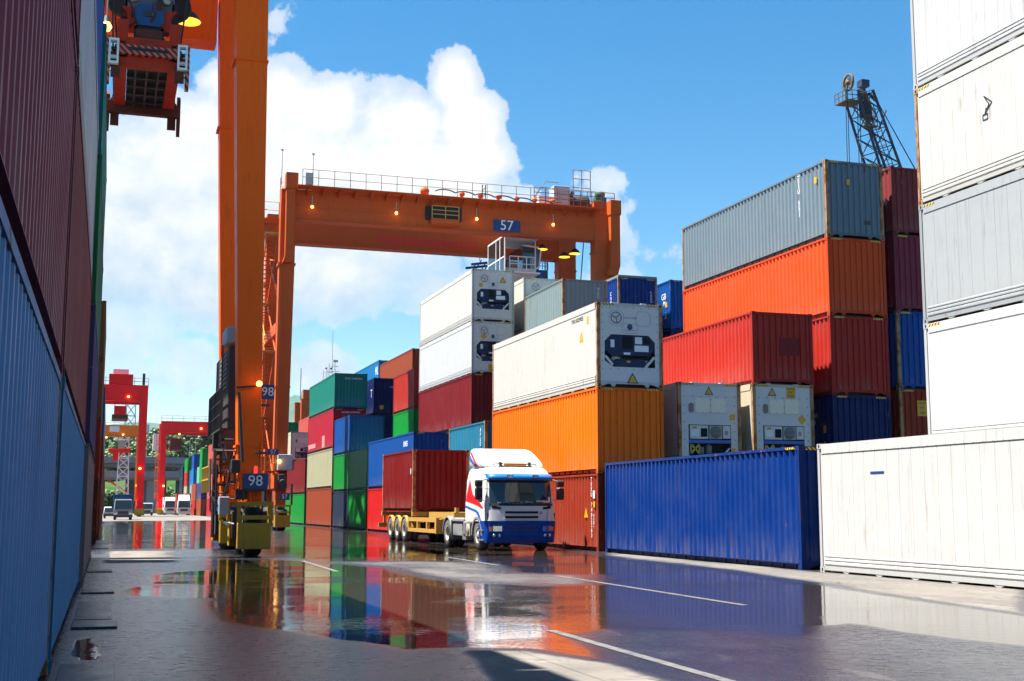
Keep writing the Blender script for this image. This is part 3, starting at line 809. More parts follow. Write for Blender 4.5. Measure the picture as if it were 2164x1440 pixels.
        b.prism([(u0, w0), (u0 + .42, w0), (u0, w0 + .26)], 0.04, 0.08); b.prism([(u1 - .42, w0), (u1 - .30, w0), (u1 - .24, w0 + .16), (u1 - .34, w0 + .16)], 0.04, 0.08)
        b.box(u0, 0.026, w0 - .0, u1, 0.1, w0 + .05); part('brace', b, PGRAY, r)
        b = MB(); b.box(1.12, 0.095, Z(.86), 1.26, 0.0985, Z(.92)); part('yellow_label', b, YEL, r)
        b = MB(); b.box(1.62, 0.14, Z(.72), 1.9, 0.3, Z(.95)); b.lathe([(.001, 0), (.17, 0), (.17, .1), (.001, .1)], (.75, .15, Z(1.0)), 'Y', 14, 0); part('compressor', b, STEEL, r)
    else:
        b = MB(); u0, u1, w0, w1 = 0.40, W - 0.40, Z(.34), Z(1.42)
        b.box(0.13, 0.03, 0.2, u0, 0.06, H - 0.11); b.box(u1, 0.03, 0.2, W - 0.13, 0.06, H - 0.11)
        b.box(u0, 0.03, 0.2, u1, 0.06, w0); b.box(u0, 0.03, w1, u1, 0.06, H - 0.11)
        b.box(0.15, 0.022, Z(2.44), W - 0.15, 0.03, H - 0.12)
        rivets(b, 0.25, W - 0.25, Z(0.3), Z(2.40), 0.03, 0.28, 0.016, 1); part('front_panel', b, [PGRAY, KTXT], r)
        b = MB(); b.box(.66, 0.012, Z(1.84), 1.24, 0.0295, Z(2.34)); b.box(1.26, 0.012, Z(1.84), 1.84, 0.0295, Z(2.34)); rivets(b, .69, 1.21, Z(1.87), Z(2.31), 0.012, 0.2, 0.012, 1); rivets(b, 1.29, 1.81, Z(1.87), Z(2.31), 0.012, 0.2, 0.012, 1)
        part('access_panel', b, [CREAM, SEAM], r, bevel=0.004)
        b = MB(); b.prism(octo(.42, .60, Z(1.84), Z(2.18), .06), 0.0, 0.03); part('air_vent', b, plain('vent_brown', (0.2, 0.16, 0.13), 0.6), r)
        b = MB(); b.box(u0, 0.40, w0, u1, 0.43, w1); part('unit_recess', b, UDARK, r)
        b = MB(); b.box(.46, 0.035, Z(.93), 1.16, 0.2, Z(1.40)); o = part('controller_box', b, PGRAY, r, bevel=0.01)
        b = MB(); b.box(.87, 0.028, Z(1.0), 1.12, 0.0345, Z(1.30)); part('control_display', b, HOLE, o)
        b = MB(); b.box(.50, 0.03, Z(1.02), .80, 0.0345, Z(1.26)); part('paper_label', b, LABELW, o)
        b = MB(); b.box(.56, 0.03, Z(1.275), .72, 0.0345, Z(1.36)); part('yellow_label', b, YEL, o)
        b = MB(); b.box(1.20, 0.035, Z(.93), 1.70, 0.2, Z(1.40)); o = part('fan_housing', b, plain('fan_gray', (0.30, 0.29, 0.26), 0.6), r, bevel=0.01)
        b = MB(); b.lathe([(.001, -.012), (.20, -.012), (.22, 0)], (1.45, 0.034, Z(1.165)), 'Y', 22, 0); part('fan_grill', b, GRILL, o)
        b = MB(); b.box(1.73, 0.035, Z(.95), 2.02, 0.2, Z(1.40)); o = part('electrical_box', b, PGRAY, r, bevel=0.01)
        b = MB(); b.box(1.8, 0.03, Z(1.08), 1.92, 0.0345, Z(1.22)); part('plate', b, plain('plate_red', (0.4, 0.2, 0.18), 0.6), o)
        b = MB(); b.prism([(u0, Z(.78)), (u1, Z(.78)), (u1, Z(.90)), (u0, Z(.90))], 0.04, 0.16); part('blue_beam', b, plain('beam_blue', (0.01, 0.09, 0.34), 0.4), r)
        b = MB()
        b.beam((.5, 0.08, Z(.74)), (.82, 0.08, Z(.42)), 0.05, 0.06); b.beam((.82, 0.08, Z(.74)), (.5, 0.08, Z(.42)), 0.05, 0.06); b.beam((.5, 0.08, Z(.74)), (.5, 0.08, Z(.42)), 0.05, 0.05); b.beam((.82, 0.08, Z(.74)), (.82, 0.08, Z(.42)), 0.05, 0.05)
        part('cross_bracket', b, plain('bracket_yellow', (0.5, 0.36, 0.06), 0.5), r)
        b = MB(); b.lathe([(.001, 0), (.12, 0), (.12, .34), (.05, .38), (.05, .42), (.001, .42)], (1.25, .25, Z(.36)), 'Z', 14, 0); b.lathe([(.001, 0), (.1, 0), (.1, .3), (.001, .3)], (.98, .25, Z(.36)), 'Z', 12, 0); part('compressor', b, plain('compressor_gray', (0.18, 0.18, 0.18), 0.5), r)
        b = MB(); b.beam((1.72, 0.05, Z(.36)), (1.98, 0.05, Z(.62)), 0.05, 0.05); part('brace', b, PGRAY, r)
        b = MB(); b.box(2.06, 0.022, Z(.5), 2.2, 0.0295, Z(.62)); part('yellow_label', b, YEL, r)
    if code: text('serial_number', list(code), 0.12, (W - 0.07, 0.0035, Z(1.42)), FACE_CAM, KTXT, r, vertical=True)
    return r

# ------------------------------------------------------------------ the stacks
def lane_txt(r, s, size, y, z, mat=None, vertical=False):
    return text('lettering', list(s) if vertical else s, size, (0.011, y, z), FACE_LANE, mat or WTXT, r, vertical=vertical)
def end_txt(r, s, size, x, z, mat=None, vertical=False):
    return text('lettering', list(s) if vertical else s, size, (x, 0.019, z), FACE_CAM, mat or WTXT, r, vertical=vertical)
def sticker(r, x, z, w_, h_, mat=None, y=0.018, name='sticker'):
    b = MB(); b.box(x, y - 0.002, z, x + w_, y, z + h_); return part(name, b, mat or YEL, r)
def lane_sticker(r, y, z, w_, h_, mat=None, name='sticker'):
    b = MB(); b.box(0.010, y, z, 0.0125, y + w_, z + h_); return part(name, b, mat or YEL, r)
def lane_triangle(r, y, z, s, mat=None):
    b = MB(); b.prism([(y - s * .5, z - s * .5), (y + s * .5, z - s * .5), (y, z + s * .5)], 0.010, 0.0125, 'YZ'); return part('warning_triangle', b, mat or YEL, r)
def caution(r, x, z, y=0.018, w_=0.34, h_=0.42):
    b = MB(); b.box(x, y - 0.002, z, x + w_, y, z + h_); o = part('caution_sticker', b, YEL, r)
    for i, (s, k) in enumerate((('CAUTION', .075), ("9'6\"", .12), ('HIGH', .1))):
        text('lettering', s, k, (x + w_ / 2, y - 0.004, z + h_ * (.84 - .32 * i)), FACE_CAM, KTXT, o)
DC = dry_container
NM = 'shipping_container'
NR = 'refrigerated_container'
# -- left wall (lane side is the +x face)
XL = -0.42 - WD
def left_marks(r, L, items):
    pass
GL = 'containers of the left wall'
# slot A
DC(NM, 'blue-gray rust-streaked container nearest the camera at the foot of the left wall', XL, -0.3, 0, L40, ST, 'blue_gray', 2, 'rust')
DC(NM, 'dark maroon ribbed container directly above the blue-gray container of the left wall', XL, -0.3, ST, L40, HC, 'maroon', 2)
DC(NM, 'maroon container in the upper left corner, above the ribbed maroon one', XL + .01, -0.3, ST + HC, L40, HC, 'maroon', 2)
DC(NM, 'unseen faded gray container added on top of the near end of the left wall for its shadow', XL, -0.3, ST + 2 * HC, L40, ST, 'gray', 1)  # out of view, added so the wall's shadow edge runs straight
# slot B
r = DC(NM, 'teal-blue container on the ground beyond the blue-gray one in the left wall', XL + .02, 11.95, 0, L40, ST, 'teal_blue', 2)
text('lettering', '0', 0.5, (WD + 0.001, 9.8, 0.62), (R(90), 0, R(90)), YEL, r)
r = DC(NM, 'worn maroon container above the teal-blue one, with a scraped white patch', XL + .01, 11.95, ST, L40, HC, 'maroon_worn', 2)
r = reefer(NR, 'white smooth-sided container high in the left wall between maroon and blue', XL, 11.95, ST + HC, L40, HC, 'off_white', None)
DC(NM, 'bright blue container at the top of the left wall above the white one', XL, 11.95, ST + 2 * HC, L40, ST, 'bright_blue', 2)
# slot C
DC(NM, 'pinkish gray container on the ground at the far end of the near left stacks', XL + .08, 24.5, 0, L40, ST, 'pink_gray', 2)
DC(NM, 'dark purple-blue container on the pinkish gray one in the left wall', XL + .08, 24.5, ST, L40, ST, 'navy_purple', 2)
DC(NM, 'green container in the left wall resting on the purple-blue one', XL + .07, 24.5, 2 * ST, L40, HC, 'green_dark', 2)
DC(NM, 'green container with white scuffs topping the left wall beside the hanging spreader', XL + .05, 24.5, 2 * ST + HC, L40, ST, 'teal_green', 2)
# unseen second row of the left block, added to keep the lane in shade
for i, (y, n) in enumerate(((5.5, 6), (47.0, 5), (60, 4))):
    for k in range(n):
        DC(NM, 'unseen brown container added as shadow caster in the back row of the left block', XL - 3.0, y, k * ST, L40, ST, 'red_brown', 0, group='brown containers in the back row of the left block')
# slot D and beyond
for k, (key, lab) in enumerate((('dark_brown', 'dark brown container on the ground beyond the sunlit gap in the left wall'), ('red_brown', 'red-brown container one up beyond the gap in the left wall'), ('tan', 'tan rusty container third up beyond the gap in the left wall'), ('tan', 'topmost tan rusty container beyond the gap in the left wall'))):
    DC(NM, lab, XL + .06, 57.0, k * ST, L40, ST, key, 1)
for i, (y, keys) in enumerate(((70.2, ('brick', 'red_deep', 'bright_blue')), (83.4, ('red_brown', 'brick', 'white')), (96.6, ('tan', 'red_brown', 'white')), (109.8, ('dark_brown', 'red_brown')), (123, ('navy', 'red_brown')))):
    for k, key in enumerate(keys):
        DC(NM, '%s container %s of the %s stack along the distant left wall' % (key.replace('_', ' '), ('at the foot', 'second up', 'at the top')[k], ('nearest', 'second', 'third', 'fourth', 'last')[i]), XL + .12, y, k * ST, L40, ST, key, 0)
# -- right block, first row
r = reefer(NR, 'white container on the ground at the right edge, nearest the camera', 15.52, 13.31, 0, L40, HC, 'white', None)
lane_sticker(r, 9.6, 2.16, .5, .05, BSIGN); lane_sticker(r, 3.95, 1.75, .34, .22, BSIGN); lane_sticker(r, 3.95, 1.05, .34, .28, BSIGN)
r = DC(NM, 'royal blue container standing alone on the ground between truck and white container', 15.46, 26.2, 0, L40, HC, 'royal_blue', 2)
mobj('hazard_stripe', cmesh('hazard_side', L40, HC), HAZ, r)
r = DC(NM, 'red container on the ground behind the truck cab, below the orange one', 15.56, 39.25, 0, L40, ST, 'red_brown', 2)
lane_txt(r, 'TEXU 7482263', .2, .62, 1.45, None, True); lane_txt(r, '45G1', .14, .42, 1.0, None, True); lane_triangle(r, 1.15, 1.28, .34); lane_sticker(r, .32, 1.45, .14, .2); lane_sticker(r, .32, 1.75, .16, .26, LABELW)
r = DC(NM, 'bright orange container between the red one and the white refrigerated one', 15.56, 39.25, ST, L40, HC, 'orange', 2)
r = reefer(NR, 'white refrigerated container with rusty post on top of the orange container', 15.56, 39.25, ST + HC, L40, HC, 'white_worn', 'A', 'rust', brand='TRITON', code='TRIU 872992 5')
lane_triangle(r, 1.5, 1.9, .4); lane_sticker(r, .8, 2.25, .16, .26); lane_txt(r, 'TRIU 8729925', .2, 1.9, 2.5, KTXT); warn_triangle(r, 1.3, .32, .36, 0.016)
# slot 2
DC(NM, 'gray-blue short container on the ground behind the truck container', 15.49, 52.3, 0, L20, ST, 'slate', 1)
r = DC(NM, 'short light blue container with rusty posts above the truck trailer', 15.49, 52.3, ST, L20, ST, 'light_blue', 2, 'rust')
lane_txt(r, 'APLU 904', .24, .7, 1.5, None, True)
# slot 3
DC(NM, 'bright red container on the ground behind the trailer wheels', 15.5, 65.8, 0, L40, ST, 'red_bright', 2)
r = DC(NM, 'blue container with small white letters on the bright red one', 15.5, 65.8, ST, L40, HC, 'bright_blue', 2)
lane_txt(r, 'LINES', .42, 1.9, 2.3); lane_txt(r, 'L', .3, .7, 1.0)
# slot 4: short containers in pairs
DC(NM, 'green short container on the ground, right one of its pair', 15.7, 79.6, 0, L20, ST, 'green', 2)
DC(NM, 'slate short container on the ground beside the brick-red long one', 15.7, 85.85, 0, L20, ST, 'slate', 2)
DC(NM, 'pale green short container on top of the right green one', 15.7, 79.6, ST, L20, ST, 'green_pale', 2)
DC(NM, 'green short container on top of the slate one', 15.7, 85.85, ST, L20, ST, 'green', 2)
DC(NM, 'blue short container standing on the green and pale green pair', 15.7, 85.8, 2 * ST, L20, ST, 'bright_blue', 2)
# slot 5
DC(NM, 'brick-red container on the ground under the beige one', 15.66, 92.3, 0, L40, HC, 'brick', 2)
DC(NM, 'beige container between the brick-red and the crimson ones', 15.66, 92.3, HC, L40, HC, 'beige', 2)
r = DC(NM, 'crimson container with pale repaint patches below the teal-green one', 15.63, 92.0, 2 * HC, L40, HC, 'crimson', 2)
lane_sticker(r, 8.2, .35, 3.6, .35, plain('faded_red', (.6, .2, .18), .6), 'faded_patch'); lane_sticker(r, 3.8, .2, 1.2, .9, plain('faded_red', (.6, .2, .18), .6), 'faded_patch')
end_txt(r, 'HANJIN SHIPPING', .17, 1.3, 2.62)
r = DC(NM, 'teal-green container on top of the crimson one, left of the navy ones', 15.63, 91.7, 3 * HC, L40, ST, 'teal_green', 2)
end_txt(r, 'XTLC CORDIALS', .17, 1.4, 2.2)
# slot 6
DC(NM, 'vivid green container on the ground beside the crane wheels', 15.6, 105.2, 0, L40, ST, 'green', 1)
DC(NM, 'dull red container on the vivid green one', 15.6, 105.2, ST, L40, HC, 'red_deep', 1)
reefer(NR, 'small white refrigerated container seen end-on above the dull red one', 15.3, 112.0, ST + HC, L20, ST, 'cream', 'B')
# -- second row
for k in range(5):
    kk = ('white', 'white', 'off_white', 'white_worn', 'white')[k]
    lab = ('white container hidden at the foot of the tall white stack at right', 'white container second from below in the tall stack at the right edge', 'pale gray-white container in the middle of the tall white stack at right', 'rust-stained cream-white container fourth up in the tall stack at right', 'topmost white container cut by the upper right corner')[k]
    r = reefer(NR, lab, 18.42, 13.15, k * HC, L40, HC, kk, None, 'rust' if k == 3 else None)
    if k: mobj('hazard_stripe', cmesh('hazard_side', L40, HC), HAZ, r, (0, L40 - .82, 0))
    if k == 3:
        b = MB(); outl = [(9.66, 1.52), (9.5, 1.72), (9.66, 1.95), (9.40, 1.74)]
        for (a_, c_), (e_, f_) in zip(outl, outl[1:] + outl[:1]): b.beam((.012, a_, c_), (.012, e_, f_), .01, .02)
        for (a_, c_), (e_, f_) in (((9.72, 1.52), (9.56, 1.52)), ((9.56, 1.52), (9.56, 1.40)), ((9.56, 1.40), (9.72, 1.40)), ((9.72, 1.40), (9.72, 1.52)), ((9.64, 1.52), (9.60, 1.66))): b.beam((.012, a_, c_), (.012, e_, f_), .01, .025)
        part('painted_mark', b, KTXT, r); lane_sticker(r, 6.3, 1.9, .5, .6, BSIGN)
G2 = 'containers hidden behind the first row'
def under(n, x, y, L, key='gray', H=HC, z0=0, cat=None):
    for k in range(n):
        DC(NM, 'plain gray container hidden low behind the first row', x, y, z0 + k * H, L, H, key, 0, group=G2)
under(1, 18.74, 39.7, L40)
r = reefer(NR, 'rust-stained white refrigerated container seen end-on, left one of the pair above the royal blue one', 18.74, 39.7, HC, L40, HC, 'white_worn', 'B', 'rust', code='DKGJUNNER 9')
warn_triangle(r, 1.2, 2.62, .3, 0.02); sticker(r, 2.0, 1.6, .2, .2, YEL, 0.022)
under(2, 18.6, 65.4, L40, 'slate')
DC(NM, 'dark red container below the two white refrigerated ones', 18.6, 65.4, 2 * HC, L40, HC, 'red_deep', 2)
r = reefer(NR, 'lower white refrigerated container of the pair left of the tallest white one', 18.6, 65.4, 3 * HC, L40, HC, 'white', 'A', brand='')
caution(r, .95, .12, 0.014, .4, .42); b = MB(); b.prism([(.7, 1.86), (.88, 2.04), (.7, 2.22), (.52, 2.04)], 0.02, 0.028); part('diamond_sticker', b, YEL, r)
r = reefer(NR, 'topmost white refrigerated container below the crane cab', 18.6, 65.4, 4 * HC, L40, HC, 'white_worn', 'A')
warn_triangle(r, 1.78, 2.36, .34, 0.024); sticker(r, .42, 1.9, .2, .2, YEL, 0.028)
under(2, 18.5, 78.6, L20, 'slate', ST)
DC(NM, 'bright green short container below the narrow red one', 18.5, 78.6, 2 * ST, L20, ST, 'green', 2)
DC(NM, 'red short container with a dark repaired panel above the bright green one', 18.5, 78.6, 3 * ST, L20, ST, 'red', 2)
under(1, 19.05, 94.2, L40, 'slate', ST)
under(1, 19.05, 94.2, L40, 'slate', HC, ST)
DC(NM, 'lower dark navy container mostly behind the short blue one', 19.05, 94.2, ST + HC, L40, HC, 'navy', 1)
r = DC(NM, 'upper dark navy container right of the teal-green one', 19.05, 94.2, ST + 2 * HC, L40, HC, 'navy', 1)
sticker(r, .5, .5, .28, .3); lane_txt(r, 'T', .9, .9, 1.7); end_txt(r, 'XTLC CO', .16, 1.6, 2.2)
for k, key in enumerate(('slate', 'slate', 'salmon', 'salmon')):
    DC(NM, ('slate container at the foot of the far salmon stack', 'slate container second up in the far salmon stack', 'lower salmon-red container behind the small refrigerated one', 'upper salmon-red container just left of the crimson one')[k], 18.7, 119, k * ST, L40, ST, key, 0)
for k, key in enumerate(('slate', 'slate', 'green_dark', 'green_dark')):
    DC(NM, ('slate container at the foot of the distant dark green stack', 'slate container second up in the distant dark green stack', 'dark green container third up in the distant stack beside the leg of crane 57', 'topmost dark green container just above the small refrigerated one')[k], 18.7, 147, k * HC - (.3 if k == 3 else 0), L40, HC, key, 0)
# -- third row
under(1, 21.5, 39.35, L40)
r = reefer(NR, 'yellowed white refrigerated container seen end-on, right one of the pair above the royal blue one', 21.45, 39.35, HC, L40, HC, 'cream', 'B', 'rust', code='TRIUS. WNDNOWD')
warn_triangle(r, .78, 2.62, .3, 0.02); caution(r, 1.35, 2.40, 0.02, .36, .40)
b = MB(); b.prism([(1.95, 1.48), (2.12, 1.66), (1.95, 1.84), (1.78, 1.66)], 0.02, 0.028); part('diamond_sticker', b, YEL, r)
r = DC(NM, 'red container on the yellowed refrigerated one, in front of the orange-red one', 21.55, 39.45, 2 * HC, L40, ST, 'red', 2)
b = MB(); b.box(1.1, .019, 1.05, 1.9, .0195, 1.7); part('repaint_patch', b, pmat('red_deep'), r)
under(4, 21.5, 58.9, L20, 'slate', ST)
r = DC(NM, 'short pale gray rusty container beneath the crane leg', 21.5, 58.9, 4 * ST, L20, ST, 'gray_pale', 2, 'rust')
end_txt(r, 'MSKU 85521', .17, 1.95, 1.5, None, True)
under(2, 21.62, 65.5, L40, 'slate', HC)
under(1, 21.62, 65.5, L40, 'slate', ST, 2 * HC)
reefer(NR, 'brownish white container under the one with the pale vent panel', 21.62, 65.5, 2 * HC + ST, L40, HC, 'cream', 'A')
r = reefer(NR, 'white refrigerated container half behind the short pale gray one', 21.62, 65.5, 3 * HC + ST, L40, HC, 'white_worn', 'A')
warn_triangle(r, 1.75, 2.36, .34, 0.024)
for k in range(4): under(1, 21.85, 93.4, L40, 'slate', (HC, ST, ST, ST)[k], (0, HC, HC + ST, HC + 2 * ST)[k])
DC(NM, 'brick-red container at the very top right of the light blue one', 21.85, 93.4, HC + 3 * ST, L40, HC, 'brick', 2)
for k in range(4): under(1, 22.05, 107, L40, 'slate', (ST, HC, HC, HC)[k], (0, ST, ST + HC, ST + 2 * HC)[k])
r = DC(NM, 'light blue container with white letters at the very top, left of the brick-red one', 22.05, 107, ST + 3 * HC, L40, HC, 'sky_blue', 2)
lane_txt(r, 'HL', 1.0, .9, 2.0); lane_txt(r, 'TK', 1.3, 5.0, 0.8)
# -- fourth row
under(1, 24.65, 39.35, L40, 'slate', ST)
r = DC(NM, 'navy container under the red one, right of the yellowed refrigerated one', 24.65, 39.35, ST, L40, HC, 'navy', 2)
lane_txt(r, '211185 5', .2, 1.4, 2.2); lane_txt(r, '45G1', .2, 1.4, 1.95); lane_sticker(r, .5, 1.55, .18, .28); lane_triangle(r, .6, 1.1, .34)
r = DC(NM, 'deep red container between the navy and the orange-red ones', 24.65, 39.35, ST + HC, L40, HC, 'red', 2)
r = DC(NM, 'long orange-red container directly under the gray-blue one', 24.65, 39.35, ST + 2 * HC, L40, HC, 'orange_red', 2)
r = DC(NM, 'long gray-blue container on top of the orange-red one', 24.65, 39.35, ST + 3 * HC, L40, HC, 'gray', 2, 'rust')
sticker(r, .9, 2.0, .14, .22); sticker(r, 1.6, .55, .26, .14, DARK); lane_txt(r, 'GESU 551', .26, 1.9, 2.0, None, True); lane_sticker(r, .62, 2.15, .18, .24)
# -- fifth row
X5 = 27.5
under(1, X5, 39.4, L40, 'slate', HC)
r = DC(NM, 'rust-red container with a yellow sticker under the bright blue one', X5, 39.4, HC, L40, HC, 'red_brown', 2, 'rust')
caution(r, .75, 1.9, 0.018, .42, .58)
DC(NM, 'bright blue container with a rusty post between maroon and rust-red ones', X5, 39.4, 2 * HC, L40, HC, 'bright_blue', 2, 'rust')
DC(NM, 'maroon container second from the top beside the orange-red one', X5, 39.4, 3 * HC, L40, HC, 'maroon', 2)
r = DC(NM, 'maroon container at the top beside the gray-blue one, below the lattice boom', X5, 39.4, 4 * HC, L40, ST, 'maroon_worn', 2)
lane_txt(r, '45', .34, .5, 1.3)
under(4, 27.2, 65.3, L40, 'slate', HC)
r = DC(NM, 'dark blue open-top container with a pale rim behind the rusty-post refrigerated one', 27.2, 65.3, 4 * HC, L40, HC, 'royal_blue', 2, 'rust')
end_txt(r, 'CAXU 7203', .2, 2.05, 1.4, None, True); lane_txt(r, 'CAXU 72', .3, 1.1, 1.3, None, True)
b = MB(); b.box(.02, .004, HC + .002, WD - .02, .3, HC + .13); b.box(.02, .3, HC + .002, .12, L40 - .02, HC + .13); b.box(WD - .12, .3, HC + .002, WD - .02, L40 - .02, HC + .13); part('pale_rim', b, fmat('gray_pale'), r)
under(3, 30.36, 65.1, L40, 'slate', HC)
DC(NM, 'dark navy container under the outermost blue one, left of the orange-red stack', 30.36, 65.1, 3 * HC, L40, HC, 'navy', 1)
r = DC(NM, 'royal blue container with white letters, just left of the tall orange-red stack', 30.36, 65.1, 4 * HC, L40, HC, 'bright_blue', 2)
lane_txt(r, 'GB', .5, .95, 2.0); lane_txt(r, 'M', .4, .9, 1.6); lane_triangle(r, .7, .9, .4, LABELW); lane_sticker(r, .5, 1.35, .25, .3)
# -- distant stacks of the first row
def far(label, y, z, L, H, key, x=15.6): DC(NM, label, x, y, z, L, H, key, 0)
far('distant blue container on the ground right of the pink-red stack', 186.5, 0, L40, ST, 'bright_blue')
for k in range(4): far('distant pink-red container, %s of its stack of four' % ('lowest', 'second', 'third', 'topmost')[k], 200, k * (HC - .02), L40, HC, 'crimson' if k == 0 else 'salmon')
far('distant orange-brown container at the foot of the green and navy stack', 226, 0, L40, HC, 'brick')
far('distant dark navy container below the two green ones', 226, HC, L40, HC, 'navy_purple')
far('distant short green container below the topmost green one', 226, 2 * HC, L20, HC, 'green')
far('distant pale teal short container beside the green one', 232.2, 2 * HC, L20, HC, 'pale_teal')
far('distant short green container at the top of the green and navy stack', 226, 3 * HC, L20, HC, 'green')
far('distant red container on the ground behind the white trucks', 240, 0, L40, HC, 'red')
far('distant orange-red container second up behind the white trucks', 240, HC, L40, HC, 'brick')
far('distant bright blue short container third up in the far stack', 248, 2 * HC, L20, HC, 'sky_blue')
far('distant sky blue short container beside the bright blue one', 254.2, 2 * HC, L20, HC, 'sky_blue')
far('distant navy short container at the top of the far stack', 248, 3 * HC, L20, HC, 'bright_blue')
under(2, 15.6, 252.3, L20, 'pale_teal', HC)
for k, key in enumerate(('brick', 'beige', 'red', 'green')): far('distant %s container, %s of the second-last far stack' % (('brown', 'pale', 'red', 'green')[k], ('lowest', 'second', 'third', 'topmost')[k]), 266, k * HC, L40, HC, key)
for k in range(4): far('distant ink-dark container, %s of the last far stack' % ('lowest', 'second', 'third', 'topmost')[k], 284, k * (HC - .35), L40, HC - .36, 'ink')
for k in range(5): far('distant blue container, %s of the stack behind the pink-red one' % ('lowest', 'second', 'third', 'fourth', 'topmost')[k], 252, k * 2.53, L40, 2.53, 'navy' if k < 4 else 'sky_blue', 18.7)
far('blue container on the ground beside the foot of the second red crane', 275, 0, L20, ST, 'bright_blue', 10.95)
far('green container on the ground under the distant flyover', 300, 0, L40, HC, 'green_dark', 5.6)

# ------------------------------------------------------------------ gantry cranes
OR57 = paint('crane_orange_weathered', (0.46, 0.080, 0.012), 0.55, 0.40, 0.55, streak=0.6, bump=0.15)
OR98 = paint('crane_orange', (0.95, 0.118, 0.0022), 0.42, 0.16, 0.25, streak=0.35, bump=0.15)
REDC = paint('crane_red', (0.82, 0.009, 0.012), 0.45, 0.02, 0.2)
ORFAR = paint('crane_far_orange', (0.80, 0.17, 0.008), 0.45, 0.05, 0.2)
YELC = paint('crane_yellow', (0.40, 0.225, 0.022), 0.5, 0.18, 0.5, streak=0.4)
MACH = paint('engine_gray', (0.055, 0.052, 0.05), 0.5, 0.15, 0.4)
LGRAY = paint('cabinet_gray', (0.32, 0.37, 0.42), 0.45, 0.05, 0.4)
RAILM = plain('rail_steel', (0.16, 0.10, 0.07), 0.5)
RAILY = plain('rail_yellow', (0.50, 0.33, 0.06), 0.5)
CWHITE = paint('cab_white', (0.72, 0.70, 0.68), 0.4, 0.08, 0.3)
REDP = paint('faded_red_paint', (0.55, 0.05, 0.025), 0.55, 0.35, 0.3, streak=0.7)
def girder(b, x0, x1, y, w_, z0, z1):
    b.box(x0, y - w_ / 2, z0 + .06, x1, y + w_ / 2, z1 - .06)
    b.box(x0, y - w_ / 2 - .10, z0, x1, y + w_ / 2 + .10, z0 + .06); b.box(x0, y - w_ / 2 - .08, z1 - .06, x1, y + w_ / 2 + .08, z1)
def sign_board(parent, s, x0, x1, z0, z1, y, size=None):
    b = MB(); b.box(x0, y - 0.02, z0, x1, y, z1)
    o = part('sign_board', b, BSIGN, parent)
    text('lettering', s, size or (z1 - z0) * 0.92, ((x0 + x1) / 2, y - 0.025, (z0 + z1) / 2), FACE_CAM, WTXT, o)
    return o
def bulb(parent, x, y, z, drop=0.5, r=.11):
    b = MB(); b.tube((x, y, z + drop), (x, y, z + r * 1.2), .03, 6); b.tube((x, y, z + r * 2.2), (x, y, z + r * .9), r * .5, 8, 0, r * .7)
    o = part('hanging_lamp', b, STEEL, parent)
    b = MB(); b.lathe([(0.001, -r), (r * .6, -r * .8), (r, 0), (r * .7, r * .7), (0.001, r)], (x, y, z), 'Z', 12); part('light_bulb', b, LAMP, o)
def disc_lamp(parent, x, y, z, r=.35):
    b = MB(); b.lathe([(r, 0), (r * .7, .22), (.08, .4), (.001, .4)], (x, y, z), 'Z', 14); o = part('floodlight', b, DARK, parent)
    b = MB(); b.lathe([(.001, -.01), (r * .95, -.01), (r * .95, .01), (.001, .01)], (x, y, z), 'Z', 14); part('lamp_disc', b, LAMPW, o)
def wheel_at(parent, x, y, r=.72, w_=.5):
    b = MB(); b.lathe([(r * .55, -w_ / 2), (r * .92, -w_ / 2), (r, -w_ * .36), (r, w_ * .36), (r * .92, w_ / 2), (r * .55, w_ / 2)], (x, y, r), 'X', 24)
    o = part('wheel', b, TYRE, parent)
    b = MB(); b.lathe([(.001, -w_ * .3), (r * .5, -w_ * .3), (r * .56, -w_ * .42), (r * .56, w_ * .42), (r * .5, w_ * .3), (.001, w_ * .3)], (x, y, r), 'X', 16); part('rim', b, YELC, o)
def bogie(parent, xc, y0, y1, mat, zt, front_sign=None):
    """two tyres, one behind the other, with their yoke and fenders"""
    ym = (y0 + y1) / 2
    b = MB(); b.frus((xc - .3, xc + .3, y0 + .3, y1 - .3, 1.55), (xc - .36, xc + .36, ym - .5, ym + .5, zt)); part('yoke', b, mat, parent, bevel=.02)
    for s, y in ((-1, y0), (1, y1)):
        wheel_at(parent, xc - .0, y)
        f = MB()
        fy0, fy1 = (y - .80, y - .2) if s < 0 else (y + .2, y + .80)
        yy = fy0 if s < 0 else fy1
        f.box(xc - .47, min(yy, yy - s * .10), .22, xc + .47, max(yy, yy - s * .10), .98)
        f.box(xc - .47, fy0 + .1, .22, xc - .42, fy1, .98); f.box(xc + .42, fy0 + .1, .22, xc + .47, fy1, .98)
        part('fender', f, YELC, parent, bevel=.03)
        f = MB(); f.box(xc - .5, min(yy, yy - s * .12) - .02, 1.08, xc + .5, max(yy, yy - s * .12) + .02, 1.2)
        for xx in (xc - .46, xc + .46): f.box(xx - .05, min(yy - s * .1, yy - s * .22), .98, xx + .05, max(yy - s * .1, yy - s * .22), 1.56)
        f.box(xc - .52, min(yy, yy - s * .3), 1.48, xc + .52, max(yy, yy - s * .3), 1.6)
        part('fender_bracket', f, YELC, parent)
    b = MB(); b.box(xc - .14, y0, .62, xc + .14, y1, .9); b.box(xc - .5, ym - .22, .5, xc - .4, ym + .22, 1.3); b.box(xc + .4, ym - .22, .5, xc + .5, ym + .22, 1.3)
    b.tube((xc - .3, ym - .2, 1.2), (xc + .3, ym - .2, 1.2), .2, 10); part('drive_gear', b, MACH, parent)
